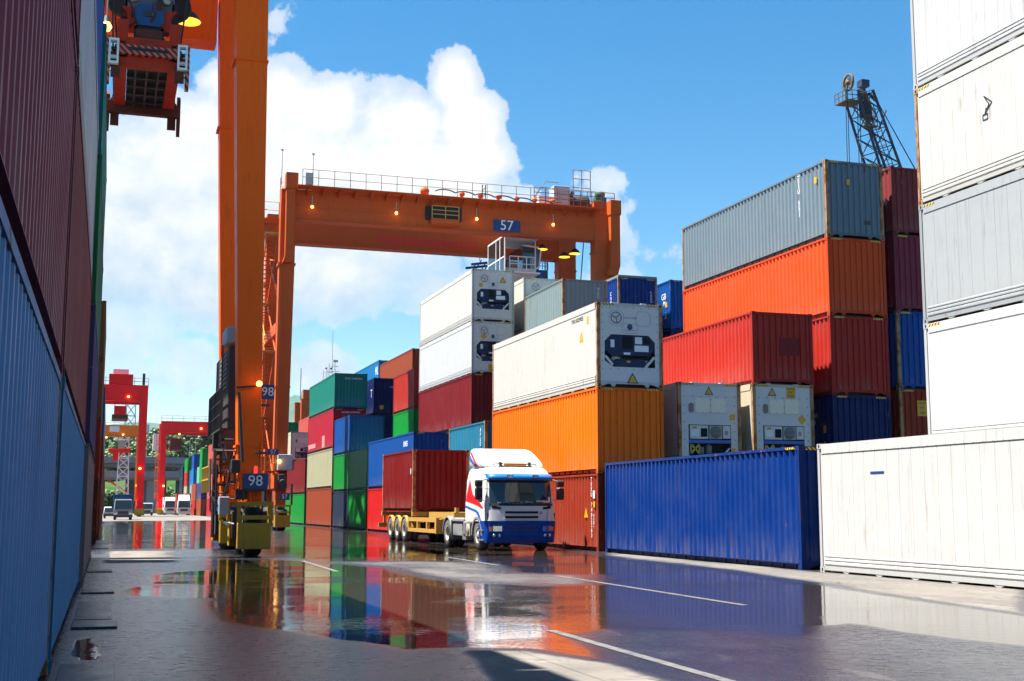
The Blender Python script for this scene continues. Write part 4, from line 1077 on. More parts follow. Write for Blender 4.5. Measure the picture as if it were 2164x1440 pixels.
# ---- crane 57
C57 = thing('gantry_crane', 'weathered orange rubber-tyred gantry crane numbered 57 spanning the right stacks', 'gantry crane', (0, 0, 0))
YF, YB, ZB, ZT = 80.9, 88.4, 20.0, 22.0
for y in (YF, YB):
    b = MB(); girder(b, 10.95, 31.8, y, .8, ZB, ZT)
    if y == YF: b.box(11.0, y - .43, ZB + .80, 31.7, y - .40, ZB + .86)
    part('girder', b, OR57, C57)
    b = MB(); b.frus((9.95, 10.8, y - .38, y + .38, 3.6), (9.98, 10.95, y - .45, y + .45, 17.2)); b.frus((9.98, 10.95, y - .45, y + .45, 17.2), (10.0, 10.96, y - .45, y + .45, ZT)); b.box(9.9, y - .5, 16.95, 11.02, y + .5, 17.1); b.box(9.92, y - .44, 9.0, 10.9, y + .44, 9.1)
    b.box(10.06, y - .50, 3.6, 10.28, y - .39, 16.9); part('leg', b, OR57, C57)
    b = MB(); b.frus((32.1, 32.9, y - .38, y + .38, 3.6), (31.8, 33.2, y - .45, y + .45, 17.6)); b.box(31.8, y - .45, 17.6, 33.2, y + .45, ZT); b.box(31.75, y - .5, 19.15, 33.25, y + .5, 19.3); part('leg', b, OR57, C57)
b = MB(); b.box(10.26, YF - .98, 17.5, 10.82, YF - .46, 21.9); b.frus((10.12, 10.7, YF - .98, YF - .46, 17.05), (10.26, 10.82, YF - .98, YF - .46, 17.5)); part('cable_duct', b, OR57, C57, bevel=.02)
b = MB(); b.box(10.2, YF - 1.1, 21.9, 10.98, YF - .3, 22.95); part('cable_box', b, OR57, C57, bevel=.02)
b = MB(); b.box(32.8, YF - .98, 18.2, 33.5, YF - .46, 21.8); b.frus((32.5, 33.3, YF - .98, YF - .46, 17.5), (32.8, 33.5, YF - .98, YF - .46, 18.2)); part('cable_duct', b, OR57, C57, bevel=.02)
b = MB(); b.box(32.75, YF - 1.1, 21.8, 33.55, YF - .3, 22.85); part('cable_box', b, OR57, C57, bevel=.02)
for xa in (10.0, 32.1):
    b = MB(); b.box(xa, YF - .6, 2.6, xa + .8, YB + .6, 3.6); part('sill_beam', b, OR57, C57, bevel=.03)
    for y0 in (79.9, 87.0): bogie(C57, xa + .42, y0, y0 + 2.1, OR57, 2.6)
b = MB(); b.box(10.9, YF - 1.5, ZT + .02, 32.0, YF - .42, ZT + .08)
x = 11.6
while x < 31.8: b.prism([(YF - 1.45, ZT + .01), (YF - .42, ZT + .01), (YF - .42, ZT - .38)], x, x + .08, 'YZ'); x += 1.05
part('walkway', b, OR57, C57)
b = MB(); b.rail((11.2, YF - 1.45, ZT + .08), (31.9, YF - 1.45, ZT + .08), 1.05, 1.05, .022); part('handrail', b, RAILM, C57)
b = MB(); b.box(12.1, YF - .35, ZT + .08, 31.5, YF - .22, ZT + .24); b.box(12.1, YF - .1, ZT, 32, YF + .1, ZT + .14); part('trolley_track', b, OR57, C57)
for i in range(7):
    xx = 20.8 + i * 1.3
    b = MB(); b.lathe([(.001, -.08), (.3 if i == 0 else .18, -.08), (.3 if i == 0 else .18, .08), (.001, .08)], (xx - (1.3 if i == 0 else 0), YF - .6, ZT + .5), 'Y', 12); part('cable_pulley', b, OR57, C57)
b = MB(); pts = []
for i in range(40):
    t_ = i / 39; pts.append((20.2 + 9 * t_, YF - .75, ZT + .72 - .16 * abs(math.sin(t_ * math.pi * 6.5)) ** .7 * -1 + -.16 - .25 * t_))
b.path(pts, .05, 5); part('festoon_cable', b, BLACK, C57)
sign_board(C57, '57', 24.36, 26.3, ZB + .18, ZB + .98, YF - .44, .98)
for xx in (11.96, 17.55, 23.1, 28.6): bulb(C57, xx, YF - .75, 20.83, .75, .10)
b = MB(); b.box(19.85, YF - 1.15, 20.25, 21.8, YF - .45, 20.6); part('balcony', b, OR57, C57, bevel=.02)
b = MB(); b.box(19.6, YF - .55, 20.6, 22.1, YF - .41, 21.55); part('balcony_recess', b, UDARK, C57)
b = MB(); b.rail((19.9, YF - 1.12, 20.6), (21.75, YF - 1.12, 20.6), .85, .95, .03, 0, 2); part('balcony_railing', b, RAILY, C57)
b = MB(); b.box(17.97, YB - .412, 21.0 - .55, 25.4, YB - .408, 21.0); o = part('red_paint_band', b, REDP, C57)
# faded red paint band below the front girder line, on the rear girder
o.location.z = 0.3 - .35
for xx, zz in ((9.93, 24.4), (11.94, 24.3)):
    b = MB(); b.tube((xx, YF - .9, ZT + .1), (xx, YF - .9, zz), .03, 5, 0, .015); b.tube((xx, YF - .9, zz), (xx, YF - .9, zz + .05), .1, 6); part('antenna', b, DARK, C57)
b = MB(); b.box(11.4, YF - 1.4, ZT + .15, 11.85, YF - 1.1, ZT + .95); part('gray_cabinet', b, LGRAY, C57, bevel=.03)
# rear-left platforms, stairs and railings on the left leg
b = MB(); b.box(9.0, YF + .6, 20.1, 10.0, YB - .6, 20.2); b.box(8.95, YF + .5, 19.7, 9.05, YB - .5, 20.25); b.box(9.0, YF + .5, 19.85, 10.9, YF + .6, 20.2); part('leg_platform', b, OR57, C57)
b = MB(); b.rail((9.0, YF + .6, 20.2), (9.0, YB - .6, 20.2), 1.1, 1.2, .03); b.rail((9.0, YF + .6, 20.2), (10.0, YF + .6, 20.2), 1.1, .8, .03); part('platform_railing', b, RAILY, C57)
b = MB(); b.ladder((10.3, YF + .7, 20.2), (10.3, YF + .7, 23), (1, 0, 0), .5, .3, .03); part('ladder', b, RAILY, C57)
zz = 3.7; k = 0
while zz < 19:
    b = MB(); y0, y1 = (YF + 1.2, YB - 1.2) if k % 2 == 0 else (YB - 1.2, YF + 1.2)
    for dx in (0, .7): b.beam((9.35 + dx, y0, zz), (9.35 + dx, y1, zz + 3.9), .06, .2)
    for i in range(1, 16):
        f = i / 16; b.box(9.4, y0 + (y1 - y0) * f - .12, zz + 3.9 * f - .02, 10.0, y0 + (y1 - y0) * f + .12, zz + 3.9 * f + .02)
    part('stair', b, OR57, C57)
    b = MB(); b.beam((9.35, y0, zz + 1.0), (9.35, y1, zz + 4.9), .04, .04); b.beam((9.35, y0, zz + .5), (9.35, y1, zz + 4.4), .03, .03)
    b.box(9.2, y1 - .5, zz + 3.86, 10.1, y1 + .5, zz + 3.92); part('stair_rail', b, RAILY, C57)
    zz += 3.9; k += 1
b = MB(); b.beam((10.4, YF + .4, 14.2), (10.4, YB - .4, 18.6), .35, .35); part('diagonal_brace', b, OR57, C57)
b = MB(); b.box(9.95, YF + .3, 12.6, 10.8, YB - .3, 13.3); part('cross_beam', b, OR57, C57)
sign_board(C57, '57', 9.45, 10.14, 4.7, 5.07, YF - 1.25, .36)
b = MB(); b.box(9.3, YF - 1.24, 4.62, 9.46, YF - .3, 5.07); b.box(9.3, YF - 1.2, 3.6, 9.95, YF - .4, 3.7); part('step_platform', b, OR57, C57)
b = MB(); b.rail((9.3, YF - 1.2, 3.7), (9.95, YF - 1.2, 3.7), 1.0, .3, .03, 0, 1); part('step_railing', b, RAILY, C57)
b = MB(); b.box(10.15, YF - 1.0, 3.75, 11.05, YF - .42, 4.75); part('gray_cabinet', b, LGRAY, C57, bevel=.03)
bulb(C57, 10.2, YF - 1.15, 4.3, .4, .13)
b = MB(); b.box(10.2, YF - 1.1, 2.5, 10.7, YF - .62, 3.5); b.lathe([(.001, 0), (.2, 0), (.2, .1), (.001, .1)], (10.45, YF - 1.2, 3.0), 'Y', 10); part('drive_motor', b, MACH, C57, bevel=.04)
sign_board(C57, '57', 10.2, 10.82, 1.9, 2.28, YF - 1.75, .36)
b = MB(); b.rail((10.95, YF - 1.4, 1.6), (11.3, YF + .4, 1.6), 1.3, .6, .025, 0, 2); part('guard_railing', b, RAILM, C57)
# trolley, hoist and operator's cab
b = MB(); b.box(27.4, YF - .2, ZT + .15, 32.0, YB + .2, ZT + .45); part('trolley', b, OR57, C57)
b = MB(); b.box(29.0, YF + .2, ZT + .45, 30.2, YF + 1.2, ZT + 1.9); part('trolley_cabinet', b, LGRAY, C57, bevel=.03)
b = MB(); b.box(27.9, YF + .3, ZT + .45, 29.0, YF + 1.5, ZT + 1.1); part('trolley_box', b, CWHITE, C57, bevel=.03)
b = MB(); b.lathe([(.001, -.9), (.55, -.9), (.55, .9), (.001, .9)], (30.9, YF + 1.0, ZT + .9), 'X', 16); b.beam((30.2, YF + .5, ZT + .45), (30.5, YF + .5, ZT + 1.6), .25, .2); part('hoist_drum', b, MACH, C57)
b = MB(); b.box(32.0, YF + .2, ZT + .2, 33.0, YF + 1.2, ZT + 1.0); part('motor_base', b, OR57, C57)
b = MB(); b.box(32.2, YF + .3, ZT + 1.0, 33.0, YF + .9, ZT + 1.35); b.lathe([(.001, -.3), (.28, -.3), (.28, .3), (.001, .3)], (32.6, YF + .6, ZT + 1.55), 'X', 12); part('hoist_motor', b, plain('motor_green', (.03, .10, .05), .5), C57)
b = MB(); b.rail((27.4, YF - .2, ZT + .45), (33.4, YF - .2, ZT + .45), 1.1, .9, .03, 0, 2); b.rail((30.4, YF + .1, ZT + 1.2), (31.7, YF + .1, ZT + 1.2), 1.9, .65, .03, 0, 2); b.tube((27.2, YF - .2, ZT + .5), (28.2, YF - .2, ZT + 2.0), .03, 5); b.tube((28.2, YF - .2, ZT + 2.0), (29.2, YF - .2, ZT + 2.0), .03, 5); part('trolley_railing', b, RAILM, C57)
b = MB()
for dx in (0, .25): b.tube((25.9 + dx, YB, ZT), (25.9 + dx, YB, 25.5), .04, 5)
for i in range(6): b.tube((25.9, YB, ZT + .5 + i * .5), (26.15, YB, ZT + .8 + i * .5), .03, 4)
part('wire_mast', b, DARK, C57)
CX0, CX1, CY0, CY1, CZ0, CZ1 = 25.75, 27.4, 82.3, 86.4, 17.75, 20.3
b = MB(); b.box(CX0, CY0, CZ0 - .02, CX1 + 1.0, CY1, CZ0 + .1); b.box(CX0, CY0, CZ1, CX1 + 1, CY1, CZ1 + .12)
for x_, y_ in ((CX0, CY0), (CX0, (CY0 + CY1) / 2), (CX0, CY1 - .1), (CX1 + .9, CY0 + .9), (CX1 + .9, CY1 - .1), (CX0 + .0, CY0 + 1.1)): b.box(x_, y_, CZ0 + .1, x_ + .09, y_ + .09, CZ1)
b.box(CX0, CY0, CZ0 + 1.05, CX0 + .06, CY1, CZ0 + 1.15); b.box(CX0 + .1, CY0 + .9, CZ0 + .1, CX1 + .95, CY0 + .96, CZ0 + .5); part('operator_cab', b, CWHITE, C57, bevel=.02)
b = MB(); b.box(CX0 + .02, CY0 + .1, CZ0 + .12, CX0 + .05, CY1 - .1, CZ0 + 1.04); b.box(CX0 + .02, CY0 + .1, CZ0 + 1.16, CX0 + .05, CY1 - .1, CZ1 - .02); part('cab_window', b, GLASS, C57)
b = MB(); b.prism([(CX1, CZ0 + .5), (CX1 + .9, CZ0 + .5), (CX1 + 1.2, CZ0 + .7), (CX1 + 1.35, CZ1 - .5), (CX1, CZ1 - .4)], CY0 + .97, CY1, 'XZ'); part('cab_front_window', b, glass('cab_glass', (.03, .06, .085)), C57)
b = MB(); b.path([(CX1, CY0 + .93, CZ1 - .38), (CX1 + 1.37, CY0 + .93, CZ1 - .48), (CX1 + 1.22, CY0 + .93, CZ0 + .68), (CX1 + .9, CY0 + .93, CZ0 + .45)], .06, 6); b.tube((CX1 + .9, CY0 + .93, CZ0 + .3), (CX0 + .9, CY0 + .93, CZ0 - .05), .12, 6); part('cab_window_frame', b, CWHITE, C57)
b = MB(); b.rail((CX0 + .4, CY0 + .03, CZ0 + .1), (CX1 + .6, CY0 + .03, CZ0 + .1), 1.05, .7, .035); b.rail((CX1 + .6, CY0 + .03, CZ0 + .1), (CX1 + .6, CY0 + .9, CZ0 + .1), 1.05, .5, .03); part('cab_railing', b, CWHITE, C57)
b = MB(); b.box(CX0 + .5, CY0 + .98, CZ0 + .12, CX0 + 1.3, CY0 + 1.6, CZ0 + .95); part('cab_seat', b, plain('seat_gray', (.2, .18, .17), .7), C57)
for xx, zz in ((28.9, 19.75), (30.6, 19.3), (31.4, 19.6)): disc_lamp(C57, xx, YF + 2.5, zz, .42)
b = MB()
for xx, xe, yy, ze in ((28.8, 28.8, YB - 2, 15), (29.4, 29.4, YB - 2, 15), (29.55, 29.55, YB - 2, 15), (32.4, 31.6, YF + 3, 12.5)):
    b = MB(); b.tube((xx, yy, ZT), (xe, yy, ze), .04, 5); part('hoist_rope', b, BLACK, C57)
# ---- crane 98
C98 = thing('gantry_crane', 'bright orange rubber-tyred gantry crane numbered 98 standing in the lane over the left stacks', 'gantry crane', (0, 0, 0))
F8, B8 = 39.35, 46.9
for i, y in enumerate((F8, B8)):
    dx = 0.0 if i == 0 else 0.12
    b = MB(); b.frus((3.76 + dx, 4.42 + dx, y - .42, y + .30, 2.4), (3.20 + dx, 4.24 + dx, y - .5, y + .5, 19.0)); b.frus((3.20 + dx, 4.24 + dx, y - .5, y + .5, 19.0), (3.16 + dx, 4.2 + dx, y - .5, y + .5, 20.7))
    for zz in (3.25, 15.4):
        f = (zz - 2.4) / 16.6; xa, xb = 3.72 + dx - .58 * f, 4.42 + dx - .18 * f
        b.box(xa - .035, y - .46 - .08 * f, zz, xb + .035, y + .36, zz + .07)
    part('leg', b, OR98, C98)
    b = MB(); girder(b, -19.4, 3.1 + dx, y, .8, 18.7, 20.7); part('girder', b, OR98, C98)
    b = MB(); b.frus((-19.6, -18.9, y - .4, y + .4, 2.4), (-19.6, -18.6, y - .5, y + .5, 20.7)); part('leg', b, OR98, C98)
for xa in (3.78, -19.7):
    b = MB(); b.box(xa, F8 - .25, 2.3, xa + .68, B8 + .3, 3.25); part('sill_beam', b, OR98, C98, bevel=.03)
    for y0 in (38.55, 44.9): bogie(C98, xa + .40, y0, y0 + 2.0, OR98, 2.3)
b = MB(); b.box(3.58, 41.2, 3.9, 4.15, 46.2, 6.6); part('engine_house', b, MACH, C98, bevel=.04)
b = MB(); b.prism([(3.45, 3.9), (4.0, 3.9), (4.0, 2.9), (3.62, 2.9)], 41, 45.6, 'XZ'); part('engine_base', b, MACH, C98)
b = MB()
for zz in (5.4, 5.55, 5.7, 5.85, 6.0, 6.15, 6.3, 6.45): b.box(3.55, 41.6, zz - .1, 3.579, 44.2, zz - .03)
part('louvre', b, plain('louvre_gray', (.16, .16, .16), .5), C98)
b = MB(); b.box(3.45, 40.8, 6.71, 3.95, 42.6, 7.2); part('air_conditioner', b, LGRAY, C98, bevel=.05)
b = MB(); b.rail((3.36, 41, 3.95), (3.36, 46, 3.95), 1.3, .55, .025, 0, 2); b.box(3.34, 41, 3.88, 3.58, 46, 3.94); b.tube((3.36, 41, 3.9), (3.36, 41, 6.6), .03, 5); part('engine_railing', b, DARK, C98)
b = MB(); b.tube((3.86, 38.8, 2.8), (3.70, 38.8, 4.9), .05, 6); b.tube((3.62, 38.82, 5.05), (4.2, 38.78, 5.1), .03, 5); part('conduit', b, DARK, C98)
b = MB(); b.box(3.3, 40, 2.55, 3.75, 44, 2.62); b.beam((3.3, 40, 2.85), (3.3, 44, 2.85), .05, .4); part('side_step', b, paint('shaded_rusty_orange', (.12, .03, .012), .6, .4, .3), C98)  # crane orange coloured dark as if in shade, with rust spots
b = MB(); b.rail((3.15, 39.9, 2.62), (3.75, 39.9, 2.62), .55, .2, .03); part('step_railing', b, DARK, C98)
sign_board(C98, '98', 3.77, 4.50, 1.97, 2.42, 37.6, .44)
b = MB(); b.tube((4.15, 37.75, 2.42), (4.15, 37.75, 2.5), .05, 8, 0); b.lathe([(.05, 0), (.05, .12), (.001, .15)], (4.15, 37.75, 2.5), 'Z', 10); part('beacon', b, REDL, C98)
b = MB(); b.box(3.9, 37.62, 1.9, 4.4, 38.9, 2.0); b.tube((3.8, 37.7, 1.62), (3.8, 37.7, 2.3), .04, 5); b.tube((4.45, 37.7, 1.62), (4.45, 37.7, 2.3), .04, 5); part('sign_bracket', b, MACH, C98)
b = MB(); b.tube((4.3, 39.0, 5.16), (4.3, 38.7, 5.16), .05, 6); o = part('wall_lamp', b, DARK, C98)
b = MB(); b.lathe([(.001, -.08), (.07, -.06), (.09, 0), (.07, .06), (.001, .08)], (4.28, 38.62, 5.16), 'Y', 10); part('light_bulb', b, LAMP, o)
b = MB(); b.box(4.5, 41.0, 4.75, 4.6, 41.1, 6.3); b.beam((4.3, 41, 4.7), (4.9, 41, 4.7), .05, .08); part('sign_arm', b, DARK, C98)
sign_board(C98, '98', 4.60, 5.02, 4.88, 5.36, 40.9, .40)
b = MB(); b.tube((3.3, 38.0, 1.0), (3.6, 38.2, .95), .025, 5); b.tube((3.3, 38.0, 1.0), (3.42, 38.0, .9), .025, 5); part('guide_arm', b, CWHITE, C98)
b = MB(); b.path([(3.0, 40, 2.9), (3.0, 39.6, 1.8), (3.3, 39.4, 1.4), (3.5, 39.3, 2.2), (3.62, 39, 3.0)], .035, 6); b.tube((3.1, 38.6, 1.2), (3.1, 38.6, 2.7), .04, 6); b.tube((3.2, 40.8, .5), (3.2, 40.8, 2.8), .06, 6); part('hydraulic_hose', b, BLACK, C98)
b = MB(); b.box(3.25, 39.2, 1.2, 3.55, 39.6, 1.75); part('control_box', b, LGRAY, C98, bevel=.02)
b = MB(); b.rail((3.0, 40.2, 1.9), (3.0, 43, 1.9), .8, .7, .03, 0, 1); part('guard_railing', b, RAILY, C98)
b = MB(); b.box(-1.2, F8 - .3, 20.75, 2.6, B8 + .3, 21.1); part('trolley', b, OR98, C98)
disc_lamp(C98, 1.92, 41.2, 17.35, .42)
b = MB(); b.tube((1.92, 41.2, 17.6), (1.92, 41.2, 21), .04, 5); part('lamp_rod', b, DARK, C98)
bulb(C98, -.62, 40.5, 16.6, 4.2, .16)
rq = random.Random(4)
for nm, mt, n, xr, yr, zr in (('pipework', DARK, 26, (3.2, 4.5), (37.9, 41), (1.5, 3.2)), ('cable_bundle', BLACK, 22, (3.25, 3.8), (38.6, 44), (.7, 3.6)), ('valve_pipes', OR98, 9, (3.3, 4.4), (38.2, 40), (1.6, 2.6))):
    for k in range(n):
        b = MB(); p = Vector((rq.uniform(*xr), rq.uniform(*yr), rq.uniform(*zr)))
        pts = [p]
        for j in range(3):
            ax_ = rq.choice((0, 1, 2, 2)); q = pts[-1].copy(); q[ax_] += rq.uniform(-.5, .5); q.x = min(4.5, max(3.15, q.x)); q.z = min(3.7, max(.6, q.z)); pts.append(q)
        b.path(pts, rq.uniform(.012, .035), 5); part(nm, b, mt, C98)
for x_, y_, z_, w2, h2, mt in ((3.5, 38.3, 2.45, .26, .4, MACH), (4.1, 38.2, 1.62, .3, .3, OR98), (3.62, 38.0, 1.66, .34, .3, MACH), (3.22, 41.5, 2.7, .3, .6, MACH), (4.46, 39.6, 1.5, .2, .7, LGRAY), (3.3, 43, 3.3, .3, .6, MACH)):
    b = MB(); b.box(x_, y_, z_, x_ + w2, y_ + .35, z_ + h2); part('junction_box', b, mt, C98, bevel=.02)
# ---- spreader hanging from crane 98
SPR = thing('container_spreader', 'orange container spreader with striped flipper arms hanging from crane 98', 'spreader', (0.66, 41.7, 14.82))
SPR.scale = (1, .86, 1)
SP = paint('spreader_orange', (0.40, 0.030, 0.010), 0.5, 0.30, 0.35, streak=0.4)
SPD = paint('spreader_dark', (0.10, 0.03, 0.02), 0.6, 0.5, 0.4)
STR = stripes('flipper_stripes', (0.70, 0.10, 0.04), (0.03, 0.015, 0.015), 5.0, (1.0, 0.2, 1.0))
def sbox(name, x0, y0, z0, x1, y1, z1, mat, bev=.015):
    b = MB(); b.box(x0, y0, z0, x1, y1, z1); return part(name, b, mat, SPR, bevel=bev)
for s in (-1, 1):
    xa = s * .62
    sbox('side_beam', min(xa, xa + s * .38), -3.0, .35, max(xa, xa + s * .38), 3.0, .75, SP)
sbox('center_frame', -.61, -2.7, .42, .61, 2.7, .62, UDARK, 0)
b = MB()
for y_ in (-2, -1, 0, 1, 2): b.box(-.6, y_, .3, .6, y_ + .12, .41)
for x_ in (-.35, 0, .35): b.tube((x_, -2.6, .34), (x_, 2.6, .34), .04, 6)
part('telescope_rods', b, DARK, SPR)
for s in (-1, 1):
    y_ = s * 3.0
    sbox('end_beam', -1.22, min(y_, y_ - s * .35), .1, 1.22, max(y_, y_ - s * .35), .52, SPD if s > 0 else SP)
    for t_ in (-1, 1):
        b = MB(); x0_ = t_ * 1.24
        b.prism([(y_ - .16 * s, .75), (y_ + .16 * s, .95), (y_ + .2 * s, -.1), (y_ - .05 * s, -.55), (y_ - .25 * s, -.1)], min(x0_, x0_ - t_ * .12), max(x0_, x0_ - t_ * .12), 'YZ'); part('flipper', b, STR if s < 0 else SPD, SPR)
        b = MB(); b.box(t_ * .95 - .14, y_ - .1, -.30, t_ * .95 + .14, y_ + .06, .2); part('twistlock_guide', b, SPD, SPR)
        b = MB(); b.box(t_ * .95 - .1, y_ - .3 * s, .52, t_ * .95 + .1, y_ - .1 * s, .7); b.tube((t_ * 1.1, y_, .6), (t_ * .7, y_, .6), .07, 6); part('flipper_motor', b, DARK, SPR)
b = MB(); b.box(-.95, -3.21, .42, .95, -3.0, .72); part('striped_bar', b, STR, SPR)
b = MB(); b.box(-.6, -3.225, .54, .6, -3.2105, .64); part('bar_slot', b, UDARK, SPR)
b = MB(); b.box(-.68, -3.1, .72, .68, -2.85, 1.0); b.box(-.95, -3.1, .85, -.62, -2.8, 1.55); b.box(.62, -3.1, .85, .95, -2.8, 1.55); part('head_block', b, SP, SPR, bevel=.02)
text('lettering', 'ZPMC', .2, (0.0, -3.11, .86), FACE_CAM, KTXT, SPR, space=1.2)
for s in (-1, 1):
    b = MB(); b.box(s * 1.02 - .15, -3.3, .05, s * 1.02 + .15, -3.0, .12); b.box(s * 1.02 - .15, -3.3, .78, s * 1.02 + .15, -3.0, .85)
    b.box(s * 1.02 - .15, -3.3, .12, s * 1.02 - .09, -3.0, .78); b.box(s * 1.02 + .09, -3.3, .12, s * 1.02 + .15, -3.0, .78); b.tube((s * 1.02 - .1, -3.1, .3), (s * 1.02 + .1, -3.1, .3), .07, 8)
    part('white_bracket', b, CWHITE, SPR)
    b = MB(); xx = s * 1.06; b.path([(xx, -2.6, .4), (xx + s * .16, -2.6, .1), (xx + s * .16, -2.2, .1), (xx, -2.2, .15)], .03, 5); part('grab_handle', b, DARK, SPR)
    b = MB(); b.prism([(s * .36, 1.5), (s * .62, 1.5), (s * .70, 2.05), (s * .82, 2.2), (s * .36, 2.2)] if s > 0 else [(s * .36, 1.5), (s * .36, 2.2), (s * .82, 2.2), (s * .70, 2.05), (s * .62, 1.5)], -2.4, -1.9); part('head_pillar', b, SP, SPR)
    b = MB(); b.box(s * .78 - .1, -2.2, .9, s * .78 + .1, -1.8, 2.5); part('side_leg', b, UDARK, SPR)
    b = MB(); b.lathe([(.001, -.12), (.5, -.12), (.55, 0), (.5, .12), (.001, .12)], (s * .78, -1.2, 2.75), 'Y', 20); part('rope_sheave', b, UDARK, SPR)
    for pa, pb in (((s * .82, -1.2, 2.75), (s * 1.05, -1.2, 6.3)), ((s * .3, -1.2, 2.75), (s * .3, -1.2, 6.3)), ((s * .95, -3, .9), (s * 1.5, -2.6, 6.3)), ((s * 1.0, 2.9, .6), (s * 1.3, 2.6, 6.3))):
        b = MB(); b.tube(pa, pb, .03, 5); part('hoist_rope', b, BLACK, SPR)
    b = MB(); b.lathe([(.001, -.05), (.14, -.05), (.14, .05), (.001, .05)], (s * .5, -2.3, 2.55), 'Y', 14); part('round_lamp', b, STEEL, SPR)
sbox('head_frame', -.75, -2.2, 2.2, .75, -1.2, 2.75, paint('hoist_slate', (.10, .13, .17), .5, .2, .3))
b = MB(); b.prism(octo(-.45, .45, 1.6, 2.3, .14), -2.5, -1.9); part('cable_tub', b, plain('tub_blue', (.004, .05, .17), .35), SPR, bevel=.03)
b = MB(); b.box(-.18, -2.53, 1.9, .2, -2.505, 2.08); o = part('number_plate', b, DARK, SPR); text('lettering', '1', .16, (.09, -2.54, 1.99), FACE_CAM, WTXT, o)
b = MB(); b.box(-.45, -2.4, 1.0, .45, -1.8, 1.6); part('cable_basket', b, UDARK, SPR)
b = MB(); b.box(-.4, -2.9, .95, .4, -2.6, 1.35); part('rear_plate', b, SPD, SPR)
for k in range(26):
    b = MB(); p = Vector((rq.uniform(-.9, .9), rq.uniform(-2.9, -1.2), rq.uniform(.8, 2.6)))
    if k % 3: b.box(p.x, p.y, p.z, p.x + rq.uniform(.06, .3), p.y + rq.uniform(.1, .3), p.z + rq.uniform(.08, .35))
    else: b.path([p, p + Vector((rq.uniform(-.3, .3), 0, -.4)), p + Vector((rq.uniform(-.3, .3), .3, -.7))], .03, 5)
    part('hoist_fitting', b, UDARK if k % 4 else SPD, SPR)
# ---- distant gantry cranes
def far_gantry(label, xl, xr, yf, yb, zb, zt, mat, lw=1.0, machine=None, lamps=(), leftleg=True, cab=None):
    r = thing('gantry_crane', label, 'gantry crane')
    for y in (yf, yb):
        b = MB(); girder(b, xl + lw, xr - lw, y, .9, zb, zt); part('girder', b, mat, r)
        for x0 in (xl, xr - lw):
            b = MB(); b.frus((x0 + .1, x0 + lw - .1, y - .4, y + .4, 2.6), (x0, x0 + lw, y - .5, y + .5, zt)); part('leg', b, mat, r)
    for x0 in (xl, xr - lw):
        b = MB(); b.box(x0 + .1, yf - 1, 1.7, x0 + lw - .1, yb + 1, 2.6); part('sill_beam', b, mat, r)
        for y0 in (yf - .8, yb - 1.2):
            b = MB(); b.box(x0, y0 - .6, .9, x0 + lw, y0 + 2.6, 1.7); part('bogie', b, mat, r)
            b = MB(); b.box(x0 - .1, y0 - .75, .2, x0 + lw + .1, y0 - .3, 1.25); part('fender', b, YELC, r, bevel=.04)
            wheel_at(r, x0 + lw / 2, y0); wheel_at(r, x0 + lw / 2, y0 + 2)
    b = MB(); b.rail((xl, yf - .5, zt), (xr, yf - .5, zt), 1.1, 2.2, .04); part('handrail', b, RAILM, r)
    for x, y, z in lamps:
        b = MB(); b.lathe([(.001, -.12), (.17, -.08), (.20, 0), (.14, .12), (.001, .2)], (x, y, z), 'Z', 10); part('floodlight', b, LAMP, r)
    return r
f1 = far_gantry('red gantry crane with machinery on top, at the far left behind the container wall', -18.0, 5.55, 205, 212, 17.9, 20.4, REDC, 1.15, lamps=((2.6, 204.3, 18.5), (4.75, 204.2, 7.4)))
b = MB(); b.box(-.4, 204, 20.5, 3.2, 211, 22.0); part('trolley', b, REDC, f1); b = MB(); b.box(.2, 204.5, 22.0, 2.5, 209, 22.8); part('machinery_roof', b, plain('roof_pink', (.62, .4, .4), .5), f1)
b = MB(); b.box(4.6, 204, 20.4, 5.0, 204.4, 22.2); part('end_post', b, DARK, f1)
s1 = thing('container_spreader', 'dark red spreader hanging under the red crane at the far left', 'spreader', (1.45, 207, 15.0))
for nm, a in (('frame', (-1.2, -3, 0, 1.2, 3, .7)), ('head_block', (-.9, -1, .7, .9, 1, 2.2))):
    b = MB(); b.box(*a); part(nm, b, SPD if nm == 'frame' else REDC, s1)
for xx in (-.8, .8):
    b = MB(); b.tube((xx, 0, 2), (xx, 0, 5.4), .05, 5); part('hoist_rope', b, BLACK, s1)
f2 = far_gantry('second red gantry crane farther off, spanning the distant right stacks', 9.75, 33.4, 260, 269, 16.3, 18.5, REDC, 1.15, lamps=((13.3, 259.3, 15.9), (17.5, 259.3, 17.1), (20.6, 259.3, 16.2), (24.6, 259.3, 17.0), (10.6, 258.8, 5.6)))
b = MB(); b.box(24.6, 259.5, 14.6, 27.2, 262, 16.2); o = part('operator_cab', b, CWHITE, f2); b = MB(); b.box(25.6, 259.45, 14.8, 27.0, 259.495, 16.0); part('cab_window', b, GLASS, o)
b = MB()
for k in range(5):
    b.rail((9.0, 261, 3 + k * 2.6), (9.7, 261, 3 + k * 2.6), 1.1, .5, .05); b.ladder((9.3, 262, 3 + k * 2.6), (9.3, 262, 5.6 + k * 2.6), (1, 0, 0), .6, .4, .05)
part('ladder', b, ORFAR, f2)
b = MB(); b.box(8.6, 268, 13, 9.7, 270, 16.4); part('electrical_cabinet', b, CWHITE, f2)
s2 = thing('container_spreader', 'dark red spreader hanging under the second red crane', 'spreader', (12.9, 264.5, 12.9))
for nm, a in (('frame', (-1.3, -3, 0, 1.3, 3, .7)), ('head_block', (-1.1, -1, .7, 1.1, 1, 2.4))):
    b = MB(); b.box(*a); part(nm, b, SPD, s2)
for xx in (-.8, .8):
    b = MB(); b.tube((xx, 0, 2.4), (xx, 0, 4), .06, 5); part('hoist_rope', b, BLACK, s2)
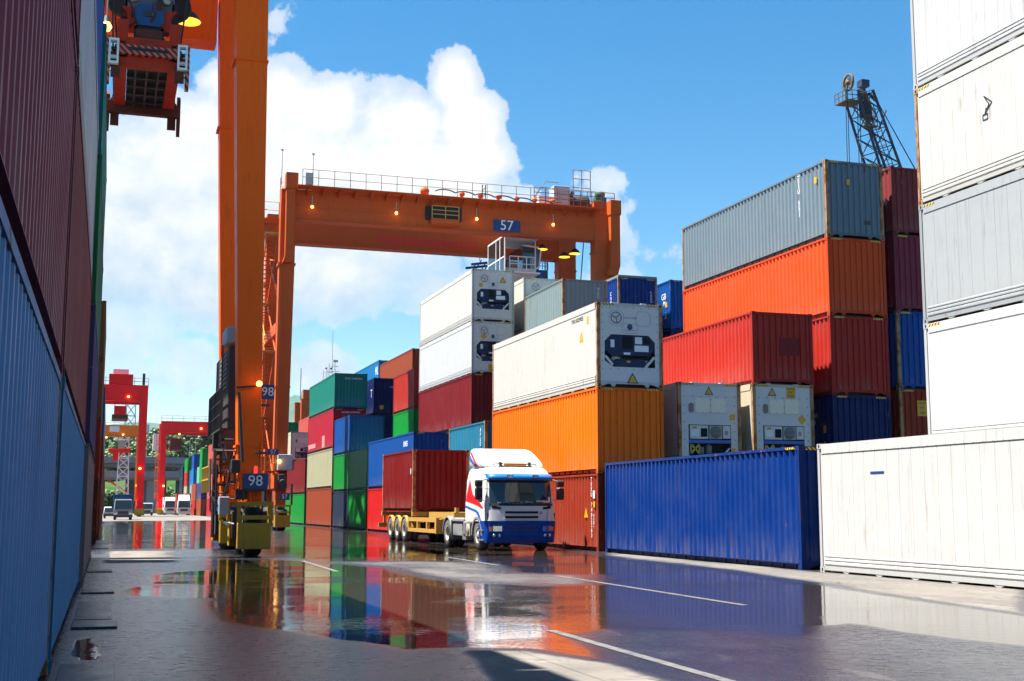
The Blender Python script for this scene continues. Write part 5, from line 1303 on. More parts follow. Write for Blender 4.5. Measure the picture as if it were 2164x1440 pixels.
f3 = far_gantry('orange gantry crane with a blank white board, beyond the red one at the far left', -16, 7.5, 310, 317, 18.3, 20.6, ORFAR, 1.25, lamps=((3.1, 309.2, 18.3), (-.6, 309.2, 17.6), (6.6, 309, 6.5)))
b = MB(); b.box(0.0, 309.4, 19.0, 2.2, 309.5, 20.3); part('blank_board', b, LABELW, f3); b = MB(); b.box(7.0, 309.5, 20.6, 7.5, 310, 22.2); part('end_post', b, DARK, f3)
f4 = far_gantry('brown gantry crane half hidden behind the far salmon-red stack', 28.2, 54, 196, 203, 15.8, 18.2, OR57, 1.2, lamps=((32.3, 195.2, 15.5),))
b = MB(); b.box(28.4, 195, 18.2, 29.4, 196, 19.6); part('cable_box', b, OR57, f4); b = MB(); b.tube((28.1, 196, 18), (28.1, 196, 23), .06, 5); part('antenna', b, DARK, f4)

# ------------------------------------------------------------------ the truck in the lane
TW = paint('truck_white', (0.56, 0.553, 0.545), 0.30, 0, 0.25, streak=0.18)
TB = paint('truck_blue', (0.004, 0.045, 0.26), 0.28, 0, 0.12, streak=0.1)
TBV = plain('visor_blue', (0.01, 0.15, 0.50), 0.3)
TR = plain('truck_red', (0.60, 0.005, 0.008), 0.32)
TBS = plain('stripe_blue', (0.012, 0.10, 0.42), 0.32)
TYEL = paint('trailer_yellow', (0.40, 0.235, 0.055), 0.5, 0.12, 0.5, streak=0.35)
TGRAY = paint('mudguard_gray', (0.20, 0.205, 0.21), 0.55, 0.0, 0.7, streak=0.5)
CHROME = plain('headlight_chrome', (0.62, 0.62, 0.6), 0.15, 0.9)
AMBER = plain('beacon_amber', (0.9, 0.33, 0.02), 0.35)
RIMD = paint('rim_dusty', (0.36, 0.33, 0.28), 0.5, 0.1, 0.6, metal=0.3)
DUSTY = paint('tyre_dusty', (0.075, 0.073, 0.07), 0.85, 0, 0.6)
def interp(tab, z):
    if z <= tab[0][0]: return tab[0][1]
    for (a, x), (b, y) in zip(tab[:-1], tab[1:]):
        if z <= b: return x + (y - x) * (z - a) / (b - a)
    return tab[-1][1]
def road_wheel(parent, x, y, r=.5, w_=.3, sides=(1,), dish=0.0):
    s = 1 if x > 0 else -1
    b = MB(); b.lathe([(r * .56, -w_ / 2), (r * .90, -w_ / 2), (r * .98, -w_ * .38), (r, -w_ * .2), (r, w_ * .2), (r * .98, w_ * .38), (r * .90, w_ / 2), (r * .56, w_ / 2)], (x, y, r), 'X', 28)
    o = part('wheel', b, DUSTY, parent)
    b = MB(); e = s * w_ / 2
    hub = [(.001, e * (1.06 - dish)), (r * .20, e * (1.06 - dish)), (r * .24, e * (.86 - dish)), (r * .46, e * (.62 - dish * .8)), (r * .50, e * .9), (r * .565, e * 1.0), (r * .565, -e), (.001, -e)]
    b.lathe(hub, (x, y, r), 'X', 24)
    for i in range(10):
        an = i * math.pi / 5; b.tube((x + e * (.62 - dish * .6), y + r * .36 * math.cos(an), r + r * .36 * math.sin(an)), (x + e * (.84 - dish * .6), y + r * .36 * math.cos(an), r + r * .36 * math.sin(an)), .018, 6)
    part('rim', b, RIMD, o)
    return o
TRK = thing('tractor_truck', 'white tractor truck with blue bumper and red and blue stripes facing the camera', 'truck', (13.30, 40.40, 0))
YF_T = [(.27, .06), (.45, .0), (1.0, .0), (1.5, .05), (2.0, .15), (2.40, .24), (2.56, .30), (2.68, .42), (2.78, .62), (2.85, .90)]
HW_T = [(.27, 1.20), (.9, 1.24), (1.5, 1.24), (2.4, 1.17), (2.56, 1.14), (2.68, 1.10), (2.78, 1.04), (2.85, .94)]
def hw(z): return interp(HW_T, z)
def front_y(x, z, p=5.0):
    t = min(1.0, abs(x) / hw(z))
    return interp(YF_T, z) + 0.42 * (1 - (1 - t ** p) ** (1 / p)) + 0.05 * t * t
def shell(zs, yr, off=0.0, nu=24):
    rows = []
    for z in zs:
        row = [(-hw(z) - off, yr, z), (-hw(z) - off, (yr + front_y(-hw(z), z)) / 2, z)]
        for i in range(nu + 1):
            t = math.sin((i / nu - .5) * math.pi)
            x = t * hw(z); row.append((x * (1 + off / hw(z)), front_y(x, z) - off, z))
        row += [(hw(z) + off, (yr + front_y(hw(z), z)) / 2, z), (hw(z) + off, yr, z)]
        rows.append(row)
    b = MB(); n = len(rows[0])
    b.add([p for r_ in rows for p in r_], [(j * n + i, j * n + i + 1, (j + 1) * n + i + 1, (j + 1) * n + i) for j in range(len(rows) - 1) for i in range(n - 1)], 0, True)
    b.add(rows[-1], [tuple(range(n))]); b.add(rows[0], [tuple(range(n))[::-1]])
    k = len(rows)
    b.add([r_[0] for r_ in rows] + [r_[-1] for r_ in rows], [(i, k + i, k + i + 1, i + 1) for i in range(k - 1)])
    return b
def patch(x0, x1, z0, z1, off, nu=12, nv=4, zf=None):
    def fn(u, v):
        z = z0 + (z1 - z0) * v; x = x0 + (x1 - x0) * u
        if abs(x) > hw(z): x = math.copysign(hw(z), x)
        return (x, front_y(x, z) - off, z)
    b = MB(); b.grid(fn, nu, nv)
    b.grid(lambda u, v: tuple(Vector(fn(u, v)) + Vector((0, off + .01, 0))), nu, nv)
    n = nu + 1
    return b
def side_poly(pts, s, off, y_ref=None):
    """thin panel on a cab side; pts are (y, z)"""
    b = MB(); n = len(pts)
    o = [(s * (hw(z) + off), y, z) for y, z in pts]; q = [(s * (hw(z) - .02), y, z) for y, z in pts]
    b.add(o + q, [tuple(range(n)), tuple(range(n, 2 * n))[::-1]] + [(i, (i + 1) % n, n + (i + 1) % n, n + i) for i in range(n)])
    return b
part('cab', shell([.98, 1.2, 1.5, 1.8, 2.1, 2.4, 2.56, 2.62, 2.68, 2.73, 2.78, 2.82, 2.85], 2.68), TW, TRK)
part('bumper', shell([.27, .33, .45, .7, .9, 1.0], .80, .015), TB, TRK)
part('windscreen', patch(-1.09, 1.09, 1.58, 2.36, .006, 20, 6), GLASS, TRK)
for z0, z1 in ((.80, .88), (.66, .73)): part('bumper_slot', patch(-.58, .58, z0, z1, .02, 10, 1), plain('slot_blue', (.006, .02, .10), .5), TRK)
b = MB(); b.grid(lambda u, v: (-.68 + 1.36 * u, front_y(-.68 + 1.36 * u, .6) - .05 - .0 * v, .50 + .09 * v), 10, 1); b.grid(lambda u, v: (-.68 + 1.36 * u, front_y(-.68 + 1.36 * u, .6) - .05 * (1 - v), .59 + .02 * v), 10, 1); part('bumper_lip', b, TB, TRK)
b = patch(-1.12, 1.12, 1.50, 1.575, .010, 20, 2); part('windscreen_trim', b, BLACK, TRK)
def visor():
    b = MB(); n = 20
    pr = [(2.37, .02), (2.37, .22), (2.44, .26), (2.54, .24), (2.58, .02)]
    rows = [[(x, front_y(x, z) - d_, z) for z, d_ in pr] for x in [1.14 * math.sin((i / n - .5) * math.pi) for i in range(n + 1)]]
    m_ = len(pr)
    b.add([p for r_ in rows for p in r_], [(i * m_ + j, (i + 1) * m_ + j, (i + 1) * m_ + j + 1, i * m_ + j + 1) for i in range(n) for j in range(m_ - 1)], 0, True)
    b.add(rows[0], [tuple(range(m_))]); b.add(rows[-1], [tuple(range(m_))[::-1]])
    return b
part('sun_visor', visor(), TBV, TRK)
for x in (-.45, .45):
    b = MB(); b.box(x - .10, front_y(x, 2.44) - .33, 2.40, x + .10, front_y(x, 2.44) - .24, 2.53); o = part('roof_spotlight', b, BLACK, TRK, bevel=.01)
    b = MB(); b.box(x - .08, front_y(x, 2.44) - .338, 2.42, x + .08, front_y(x, 2.44) - .331, 2.51); part('lamp_lens', b, CHROME, o)
for z0, z1 in ((1.245, 1.32), (1.085, 1.16)):
    part('grille_slot', patch(-.60, .56, z0, z1, .006, 10, 1), HOLE, TRK)
    b = MB(); b.grid(lambda u, v: (-.66 + 1.28 * u, front_y(-.66 + 1.28 * u, z0) - .03 - .01 * v, z0 - .05 + .04 * v), 10, 1); b.grid(lambda u, v: (-.66 + 1.28 * u, front_y(-.66 + 1.28 * u, z0) - .03 * v, z0 - .01), 10, 1); part('grille_bar', b, TW, TRK)
b = MB(); b.lathe([(.001, -.012), (.05, -.012), (.06, 0)], (.66, front_y(.66, 1.27) - .002, 1.27), 'Y', 14); part('round_emblem', b, STEEL, TRK)
for s in (-1, 1):
    pts = [(s * .72, 1.44), (s * 1.02, 1.52), (s * 1.06, 1.44), (s * .98, 1.40), (s * .76, 1.38)]
    b = MB(); b.add([(x, front_y(x, z) - .008, z) for x, z in pts] + [(x, front_y(x, z) + .02, z) for x, z in pts], [tuple(range(5)) if s < 0 else tuple(range(5))[::-1]] + [(i, (i + 1) % 5, 5 + (i + 1) % 5, 5 + i) for i in range(5)]); part('air_inlet', b, HOLE, TRK)
    b = MB(); x0 = s * 1.13; b.box(min(x0, x0 + s * .06), front_y(x0, 1.15) - .012, 1.04, max(x0, x0 + s * .06), front_y(x0, 1.15) + .1, 1.26); part('corner_vent', b, HOLE, TRK)
    b = MB(); n = 6
    part('corner_deflector', patch(s * .90, s * 1.22, 1.0, 1.36, .035, 8, 3) if s > 0 else patch(-1.22, -.90, 1.0, 1.36, .035, 8, 3), TW, TRK)
    a0, a1 = sorted((s * .72, s * 1.02)); part('headlight', patch(a0, a1, .66, .83, .022, 6, 1), CHROME, TRK)
    a0, a1 = sorted((s * 1.03, s * 1.19)); part('indicator', patch(a0, a1, .66, .81, .022, 6, 1), plain('indicator_orange', (.55, .14, .05), .25), TRK)
    for xx in (.80, .98):
        b = MB(); b.lathe([(.001, -.02), (.045, -.02), (.055, 0)], (s * xx, front_y(s * xx, .52) - .014, .52), 'Y', 12); part('fog_lamp', b, CHROME, TRK)
    part('side_window', side_poly([(.62, 1.62), (1.55, 1.62), (1.55, 2.34), (.78, 2.34)], s, .004), GLASS, TRK)
    part('door_seam', side_poly([(1.62, 1.0), (1.635, 1.0), (1.635, 2.42), (1.62, 2.42)], s, .003), DARK, TRK)
    part('red_stripe', side_poly([(2.66, 2.60), (2.35, 2.45), (2.05, 2.10), (1.8, 1.88), (1.4, 1.76), (1.0, 1.64), (.56, 1.47), (.58, 1.40), (1.0, 1.48), (1.8, 1.58), (2.66, 1.66)], s, .006), TR, TRK)
    part('red_stripe', side_poly([(.56, 1.465), (.50, 1.44), (.50, 1.41), (.56, 1.40)], s, .006), TR, TRK)
    part('blue_stripe', side_poly([(2.66, 1.52), (1.3, 1.36), (.98, 1.28), (.68, .99), (.95, .985), (1.16, 1.20), (1.4, 1.29), (2.66, 1.44)], s, .005), TBS, TRK)
    b = MB(); b.box(min(s * 1.14, s * 1.25), .82, .40, max(s * 1.14, s * 1.25), .98, .97); part('step_panel', b, TB, TRK, bevel=.02)
    b = MB(); b.box(min(s * 1.16, s * 1.262), .42, .66, max(s * 1.16, s * 1.262), .97, .70); b.box(min(s * 1.16, s * 1.262), .42, .34, max(s * 1.16, s * 1.262), .97, .38); part('step', b, STEEL, TRK)
    b = MB(); x0, x1 = sorted((s * 1.32, s * 1.58))
    b.box(x0, .22, 1.70, x1, .38, 2.10); b.box(x0, .22, 2.14, x1, .40, 2.36); part('mirror', b, BLACK, TRK, bevel=.05)
    b = MB(); b.tube((s * 1.12, .42, 2.40), (s * 1.44, .30, 2.30), .022, 6); b.tube((s * 1.16, .45, 1.66), (s * 1.44, .30, 1.75), .022, 6); b.tube((s * 1.0, .3, 2.05), (s * 1.4, .2, 2.1), .012, 5); part('mirror_arm', b, STEEL, TRK)
    b = MB()
    for i in range(9):
        a0, a1 = math.pi * i / 9, math.pi * (i + 1) / 9; r0, r1 = .56, .64
        p = [(1.25 + r0 * math.cos(a0), .5 + r0 * math.sin(a0)), (1.25 + r1 * math.cos(a0), .5 + r1 * math.sin(a0)), (1.25 + r1 * math.cos(a1), .5 + r1 * math.sin(a1)), (1.25 + r0 * math.cos(a1), .5 + r0 * math.sin(a1))]
        b.prism(p, min(s * .86, s * 1.255), max(s * .86, s * 1.255), 'YZ')
    part('wheel_arch', b, TGRAY, TRK)
    road_wheel(TRK, s * 1.06, 1.25, .5, .30)
    road_wheel(TRK, s * 1.08, 5.25, .5, .28, dish=.75); road_wheel(TRK, s * .75, 5.25, .5, .28, dish=.75)
    b = MB()
    for i in range(8):
        a0, a1 = R(5) + R(170) * i / 8, R(5) + R(170) * (i + 1) / 8; r0, r1 = .58, .63
        p = [(5.25 + r0 * math.cos(a0), .5 + r0 * math.sin(a0)), (5.25 + r1 * math.cos(a0), .5 + r1 * math.sin(a0)), (5.25 + r1 * math.cos(a1), .5 + r1 * math.sin(a1)), (5.25 + r0 * math.cos(a1), .5 + r0 * math.sin(a1))]
        b.prism(p, min(s * .58, s * 1.24), max(s * .58, s * 1.24), 'YZ')
    b.box(min(s * .58, s * 1.235), 4.60, .28, max(s * .58, s * 1.235), 4.64, 1.0); part('mudguard', b, TGRAY, TRK)
    b = MB(); b.box(min(s * .7, s * 1.22), 2.95, .92, max(s * .7, s * 1.22), 4.6, 1.06); b.box(min(s * .6, s * 1.18), 3.3, .42, max(s * .6, s * 1.18), 4.58, .92); part('side_locker', b, TGRAY, TRK, bevel=.04)
    b = MB(); b.box(min(s * .7, s * 1.235), 2.72, .46, max(s * .7, s * 1.235), 3.05, .96); part('fuel_tank', b, STEEL, TRK, bevel=.06)
    b = MB(); b.lathe([(.001, s * .03), (.17, s * .03), (.19, 0)], (s * 1.235, 2.35, .68), 'X', 20)
    for i in range(8): b.tube((s * 1.265, 2.35 + .14 * math.cos(i * .785), .68 + .14 * math.sin(i * .785)), (s * 1.275, 2.35 + .14 * math.cos(i * .785), .68 + .14 * math.sin(i * .785)), .014, 5)
    b.box(min(s * .9, s * 1.235), 2.1, .46, max(s * .9, s * 1.235), 2.62, .9); part('side_tank', b, RIMD, TRK)
    b = MB(); b.box(min(s * .95, s * 1.2), 2.75, .30, max(s * .95, s * 1.2), 3.2, .62); part('battery_box', b, STEEL, TRK, bevel=.02)
b = MB()
for s in (-1, 1): b.box(s * .42 - .05, .6, .62, s * .42 + .05, 6.3, .90)
for y in (1.2, 2.6, 4.2, 5.9): b.box(-.42, y, .66, .42, y + .12, .84)
b.tube((-1, 1.25, .5), (1, 1.25, .5), .07, 8); b.tube((-1, 5.25, .5), (1, 5.25, .5), .10, 8); b.box(-.5, 4.7, .9, .5, 5.7, 1.0); b.box(-.9, .3, .3, .9, 2.4, .62); part('chassis', b, BLACK, TRK)
def deflector():
    lv = [(2.84, .80, 1.06), (2.95, .98, 1.10), (3.1, 1.30, 1.10), (3.3, 1.75, 1.08), (3.44, 2.15, 1.05), (3.50, 2.40, .98)]
    b = MB(); rows = []
    for z, y0, h_ in lv:
        row = [(-h_, 2.66, z)]
        for i in range(17):
            t = math.sin((i / 16 - .5) * math.pi); row.append((t * h_, y0 + .30 * (1 - (1 - abs(t) ** 4) ** .25), z))
        row.append((h_, 2.66, z)); rows.append(row)
    n = len(rows[0])
    b.add([p for r_ in rows for p in r_], [(j * n + i, j * n + i + 1, (j + 1) * n + i + 1, (j + 1) * n + i) for j in range(len(rows) - 1) for i in range(n - 1)], 0, True)
    b.add(rows[-1], [tuple(range(n))])
    return b
part('roof_deflector', deflector(), TW, TRK)
for s in (-1, 1):
    def q(y, z, o=.022): return (s * (interp([(2.84, 1.06), (2.95, 1.10), (3.1, 1.10), (3.3, 1.08), (3.44, 1.05), (3.5, .98)], z) + o), y, z)
    for nm, mt, pts in (('red_stripe', TR, [(2.64, 3.36), (2.46, 3.36), (1.75, 2.95), (1.62, 2.88), (1.95, 2.95)]), ('blue_stripe', TBS, [(2.64, 3.28), (1.95, 2.92), (1.72, 2.88), (2.1, 2.88), (2.64, 3.12)])):
        n = len(pts); b = MB(); b.add([q(*p) for p in pts] + [q(p[0], p[1], -.03) for p in pts], [tuple(range(n)), tuple(range(n, 2 * n))] + [(i, (i + 1) % n, n + (i + 1) % n, n + i) for i in range(n)]); part(nm, b, mt, TRK)
b = MB(); b.box(-.40, .78, 2.87, .40, .92, 2.96); part('beacon_bar', b, AMBER, TRK, bevel=.02)
b = MB(); b.path([(-.8, 1.0, 2.86), (-.72, .78, 2.92), (.72, .78, 2.92), (.8, 1.0, 2.86)], .02, 6); b.box(-.6, .80, 2.86, .6, .95, 2.869); part('roof_rack', b, BLACK, TRK)
for s in (-1, 1):
    b = MB(); b.tube((s * .52, .76, 2.93), (s * .52, .9, 2.95), .045, 10, 0, .06); part('air_horn', b, BLACK, TRK)
for x in (-.92, -.55, .15, .82):
    b = MB(); b.tube((x, .40, 2.60), (x, .36, 2.68), .012, 5); part('marker_stud', b, BLACK, TRK)
for x0, x1 in ((-.75, -.05), (.0, .75)):
    b = MB(); b.path([(x0, front_y(x0, 1.56) - .02, 1.56), ((x0 + x1) / 2, front_y((x0 + x1) / 2, 1.60) - .03, 1.60), (x1, front_y(x1, 1.62) - .025, 1.62)], .014, 5); part('wiper', b, BLACK, TRK)
part('windscreen_sticker', patch(.52, .98, 1.60, 1.68, .008, 4, 1), plain('sticker_cream', (.55, .42, .3), .5), TRK)
part('windscreen_sticker', patch(.96, 1.02, 1.62, 1.80, .008, 2, 1), LABELW, TRK)
for i in range(7):
    x = -.85 + i * .19; part('dashboard_paper', patch(x, x + .12 + .05 * (i % 2), 1.59, 1.625 + .02 * (i % 3), .0075, 2, 1), plain('paper_teal' if i % 3 else 'paper_pale', (.05, .25, .28) if i % 3 else (.4, .5, .5), .5), TRK)
# ---- trailer and its container
TRL = thing('semi_trailer', 'yellow skeletal trailer with three axles carrying the short red container', 'trailer', (13.30, 46.0, 0))
b = MB()
for s in (-1, 1):
    b.box(s * .48 - .07, -1.6, 1.0, s * .48 + .07, 12.1, 1.26); b.beam((s * .48, -1.0, 1.05), (s * .48, 3.2, 1.05), .1, .3)
for y in (-1.4, .6, 2.2, 4.0, 5.6, 7.6, 9.2, 11.6): b.box(-.48, y, 1.02, .48, y + .12, 1.22)
part('frame', b, TYEL, TRL)
for y in (-1.35, 5.25, 11.3):
    b = MB(); b.box(-1.22, y, 1.08, 1.22, y + .22, 1.26)
    if y < 0:
        for s in (-1, 1): b.box(s * 1.1 - .06, y, 1.26, s * 1.1 + .06, y + .2, 1.44)
    part('bolster', b, TYEL, TRL)
for s in (-1, 1):
    b = MB(); xa, xb = sorted((s * 1.10, s * 1.22))
    for z0, z1 in ((.46, .60), (.88, 1.04)): b.box(xa, 1.38, z0, xb, 6.1, z1)
    for y in (1.38, 2.75, 4.35, 5.95): b.box(xa, y, .60, xb, y + .17, .88)
    b.box(min(s * .72, s * 1.22), 1.30, .44, max(s * .72, s * 1.22), 1.378, 1.05); part('side_guard', b, TYEL, TRL)
    b = MB(); b.beam((s * .5, .9, 1.1), (s * 1.0, 2.8, .6), .07, .07); b.beam((s * .6, -.8, 1.2), (s * 1.1, 1.4, .98), .05, .05); b.box(s * .8 - .06, .7, .35, s * .8 + .06, .84, 1.1); b.box(s * .8 - .12, .65, .30, s * .8 + .12, .9, .36); part('landing_leg', b, TYEL, TRL)
    for y in (6.95, 8.33, 9.7):
        road_wheel(TRL, s * 1.06, y, .5, .26, dish=.7); road_wheel(TRL, s * .76, y, .5, .26, dish=.7)
        b = MB()
        for i in range(8):
            a0, a1 = R(-8) + R(176) * i / 8, R(-8) + R(176) * (i + 1) / 8; r0, r1 = .57, .62
            p = [(y + r0 * math.cos(a0), .5 + r0 * math.sin(a0)), (y + r1 * math.cos(a0), .5 + r1 * math.sin(a0)), (y + r1 * math.cos(a1), .5 + r1 * math.sin(a1)), (y + r0 * math.cos(a1), .5 + r0 * math.sin(a1))]
            b.prism(p, min(s * .6, s * 1.2), max(s * .6, s * 1.2), 'YZ')
        part('mudguard', b, TYEL, TRL)
b = MB()
for y in (6.95, 8.33, 9.7): b.tube((-1, y, .5), (1, y, .5), .08, 8)
b.box(-.7, 6.2, .55, .7, 10.4, .75); part('axle', b, BLACK, TRL)
b = MB(); b.box(-1.2, 12.1, .55, 1.2, 12.2, .75); b.box(-1.0, 12.0, .75, -.9, 12.1, 1.1); b.box(.9, 12.0, .75, 1.0, 12.1, 1.1); part('rear_bumper', b, TYEL, TRL)
r = DC('shipping_container', 'short dark red container carried on the yellow trailer behind the white cab', 13.30 - WD / 2, 51.3, 1.265, L20, ST, 'red_deep', 2, 'rust')
lane_sticker(r, .35, 1.55, .12, .25, LABELW)

# ------------------------------------------------------------------ distant vehicles
def small_truck(label, x, y, w_, cabh, boxh, boxl, cabmat, boxmat, cat='truck', deflect=0, gap=.15, bonnet=0.0):
    r = thing('box_truck' if boxl > 3 else 'parked_car' if cat == 'car' else 'van', label, cat, (x, y, 0))
    h2 = w_ / 2; ws = cabh * .50
    b = MB(); b.frus((-h2, h2, .05, 1.9, .45), (-h2, h2, 0, 1.9, ws)); b.frus((-h2, h2, 0, 1.9, ws), (-h2 * .9, h2 * .9, .38, 1.9, cabh)); part('cab', b, cabmat, r, bevel=.06)
    b = MB(); b.hexa([(-h2 * .90, -.01, ws + .06), (h2 * .90, -.01, ws + .06), (h2 * .90, .05, ws + .06), (-h2 * .90, .05, ws + .06), (-h2 * .82, .30, cabh - .14), (h2 * .82, .30, cabh - .14), (h2 * .82, .36, cabh - .14), (-h2 * .82, .36, cabh - .14)]); part('windscreen', b, GLASS, r)
    b = MB(); b.box(-h2 * .55, -.012, ws * .58, h2 * .55, .06, ws * .86); part('grille', b, DARK, r)
    b = MB(); b.box(-h2 - .02, -.08, .30, h2 + .02, .2, .62); part('bumper', b, cabmat if cat == 'truck' and deflect else DARK, r, bevel=.03)
    for s in (-1, 1):
        b = MB(); x0, x1 = sorted((s * h2 * .62, s * h2 * .92)); b.box(x0, -.02, ws * .52, x1, .05, ws * .70); part('headlight', b, CHROME, r)
        b = MB(); x0, x1 = sorted((s * (h2 + .05), s * (h2 + .22))); b.box(x0, .15, ws + .1, x1, .25, ws + .55); part('mirror', b, BLACK, r)
        for yy in (.9, max(2.9, boxl + .9)):
            b = MB(); b.lathe([(.001, -.13), (.3, -.13), (.42, -.1), (.42, .1), (.3, .13), (.001, .13)], (s * (h2 - .16), yy, .42), 'X', 16); part('wheel', b, TYRE, r)
    if boxl > 0:
        b = MB(); b.box(-h2 - .05, 1.9 + gap, .85, h2 + .05, 1.9 + gap + boxl, boxh); part('cargo_box', b, boxmat, r, bevel=.03)
        b = MB(); b.box(-h2 * .8, 1.5, .5, h2 * .8, 1.9 + boxl, .8); part('chassis', b, DARK, r)
    if deflect:
        b = MB(); b.frus((-h2 * .85, h2 * .85, .5, 1.8, cabh), (-h2 * .8, h2 * .8, 1.3, 1.85, cabh + deflect)); part('roof_deflector', b, cabmat, r, bevel=.05)
    return r
VW = paint('vehicle_white', (.5, .5, .49), .35, 0, .2); VB = paint('vehicle_blue', (.012, .05, .11), .4, 0, .2); VG = paint('vehicle_silver', (.22, .24, .27), .3, 0, .2, metal=.3)
small_truck('dark light truck with a blue cargo box standing in the shade by the left wall', 1.85, 150, 2.05, 2.35, 2.9, 4.5, VG, VB)
small_truck('small white van with dark bumper between the two red cranes', 6.9, 230, 1.85, 2.2, 2.2, 2.6, VW, VW, 'van', gap=-.1)
small_truck('nearer white truck with a brown container behind its cab, far down the lane', 13.35, 235, 2.35, 2.75, 3.95, 6.2, VW, pmat('red_brown'), deflect=.95)
small_truck('white truck half behind the nearer white one, far down the lane', 11.8, 252, 2.35, 2.8, 3.4, 6.2, VW, VW, deflect=.6)
small_truck('white car mostly hidden at the foot of the left wall beyond the dark truck', .55, 172, 1.7, 1.5, 1.5, 0, VW, VW, 'car')
# ------------------------------------------------------------------ flyover, hill, trees, mountain
CONC = paint('flyover_concrete', (.22, .24, .26), .8, 0, .4, streak=.3)
FLY = thing('flyover', 'two-level concrete road flyover crossing behind the red cranes', 'bridge', (0, 0, 0))
for nm, z0, z1, y0, y1 in (('upper_deck', 11.5, 12.9, 331, 343), ('lower_deck', 8.2, 9.3, 326, 332)):
    b = MB(); b.box(-90, y0 + 1.2, z0, 140, y1 - 1.2, z1); b.box(-90, y0, z1 - .5, 140, y1, z1); b.box(-90, y0, z1, 140, y0 + .3, z1 + 1.1); b.box(-90, y1 - .3, z1, 140, y1, z1 + 1.1); part(nm, b, CONC, FLY)
for x0, x1 in ((-40, -37), (-8, -5), (9.0, 12.4), (17.0, 20.5), (32, 35), (60, 63), (90, 93)):
    b = MB(); b.box(x0, 333, 0, x1, 341, 11.45); part('pier', b, CONC, FLY)
    b = MB(); b.box(x0 + .4, 327.5, 0, x1 - .4, 330.5, 8.15); part('pier', b, CONC, FLY)
b = MB(); b.box(4.5, 345, 0, 14.9, 346, 9.5); b.box(17.6, 345, 0, 60, 346, 9.5); b.box(-60, 345, 0, -.5, 346, 9.5); part('retaining_wall', b, CONC, FLY)
LP = None
for i, (x, z) in enumerate(((20.4, 19.4), (21.8, 19.4), (9.5, 19.0))):
    y = 342.8 - i * .3
    p = thing('street_lamp', 'thin grey lamp post standing on the flyover parapet', 'street lamp', (x, y, 14.0), 0, 'lamp posts on the flyover')
    b = MB(); b.tube((0, 0, 0), (0, 0, z - 14), .11, 6, 0, .07); part('post', b, STEEL, p)
    b = MB(); b.tube((0, 0, z - 14), (.9, 0, z - 13.8), .06, 5); b.box(.7, -.12, z - 13.9, 1.4, .12, z - 13.75); part('lamp_head', b, STEEL, p)
def hill(name, pts, depth, mat, seed, rough_, nx=90, ny=14):
    rr = random.Random(seed)
    b = MB(); x0, x1 = pts[0][0], pts[-1][0]
    ph = [(rr.uniform(.5, 3.5) * 6.28 / (x1 - x0) * k, rr.uniform(0, 6.28), rough_ / k) for k in (2, 4, 8, 16, 30)]
    y0 = pts[0][2]
    def fn(u, v):
        x = x0 + (x1 - x0) * u; z = interp([(p[0], p[1]) for p in pts], x)
        s = math.sin(v * math.pi) ** .8
        n = sum(a * math.sin(f * x + q + 3 * v * a) for f, q, a in ph)
        return (x, y0 - depth / 2 + depth * v, max(-.5, (z + n) * s - .5))
    b.grid(fn, nx, ny)
    return struct(part(name, b, mat))
def foliage_ground(name, a, c):
    mt, t, b = _new(name)
    v = t.n('ShaderNodeTexCoord').outputs['Object']
    t.l(t.mix(t.ss(t.noise(v, .05 if 'mount' in name else .35, 8, .7), .35, .65), a, c), b.inputs['Base Color'])
    b.inputs['Roughness'].default_value = 1.0; b.inputs['Specular IOR Level'].default_value = 0.1
    return mt
hill('mountain', [(-2600, 90, 3000), (-900, 150, 3000), (-32, 178, 3000), (70, 190, 3000), (154, 182, 3000), (235, 170, 3000), (347, 232, 3000), (408, 264, 3000), (458, 250, 3000), (573, 215, 3000), (738, 160, 3000), (1500, 180, 3000), (3600, 120, 3000)], 1400, foliage_ground('mountain_green', (.03, .075, .06), (.06, .11, .085)), 3, 7, 260, 16)
hill('wooded_hill', [(-120, 9, 440), (-20, 13, 440), (8, 18, 440), (20, 19, 440), (30, 16, 440), (45, 14, 440), (90, 12, 440), (200, 10, 440)], 90, foliage_ground('hill_green', (.02, .055, .015), (.045, .095, .025)), 5, 1.2)
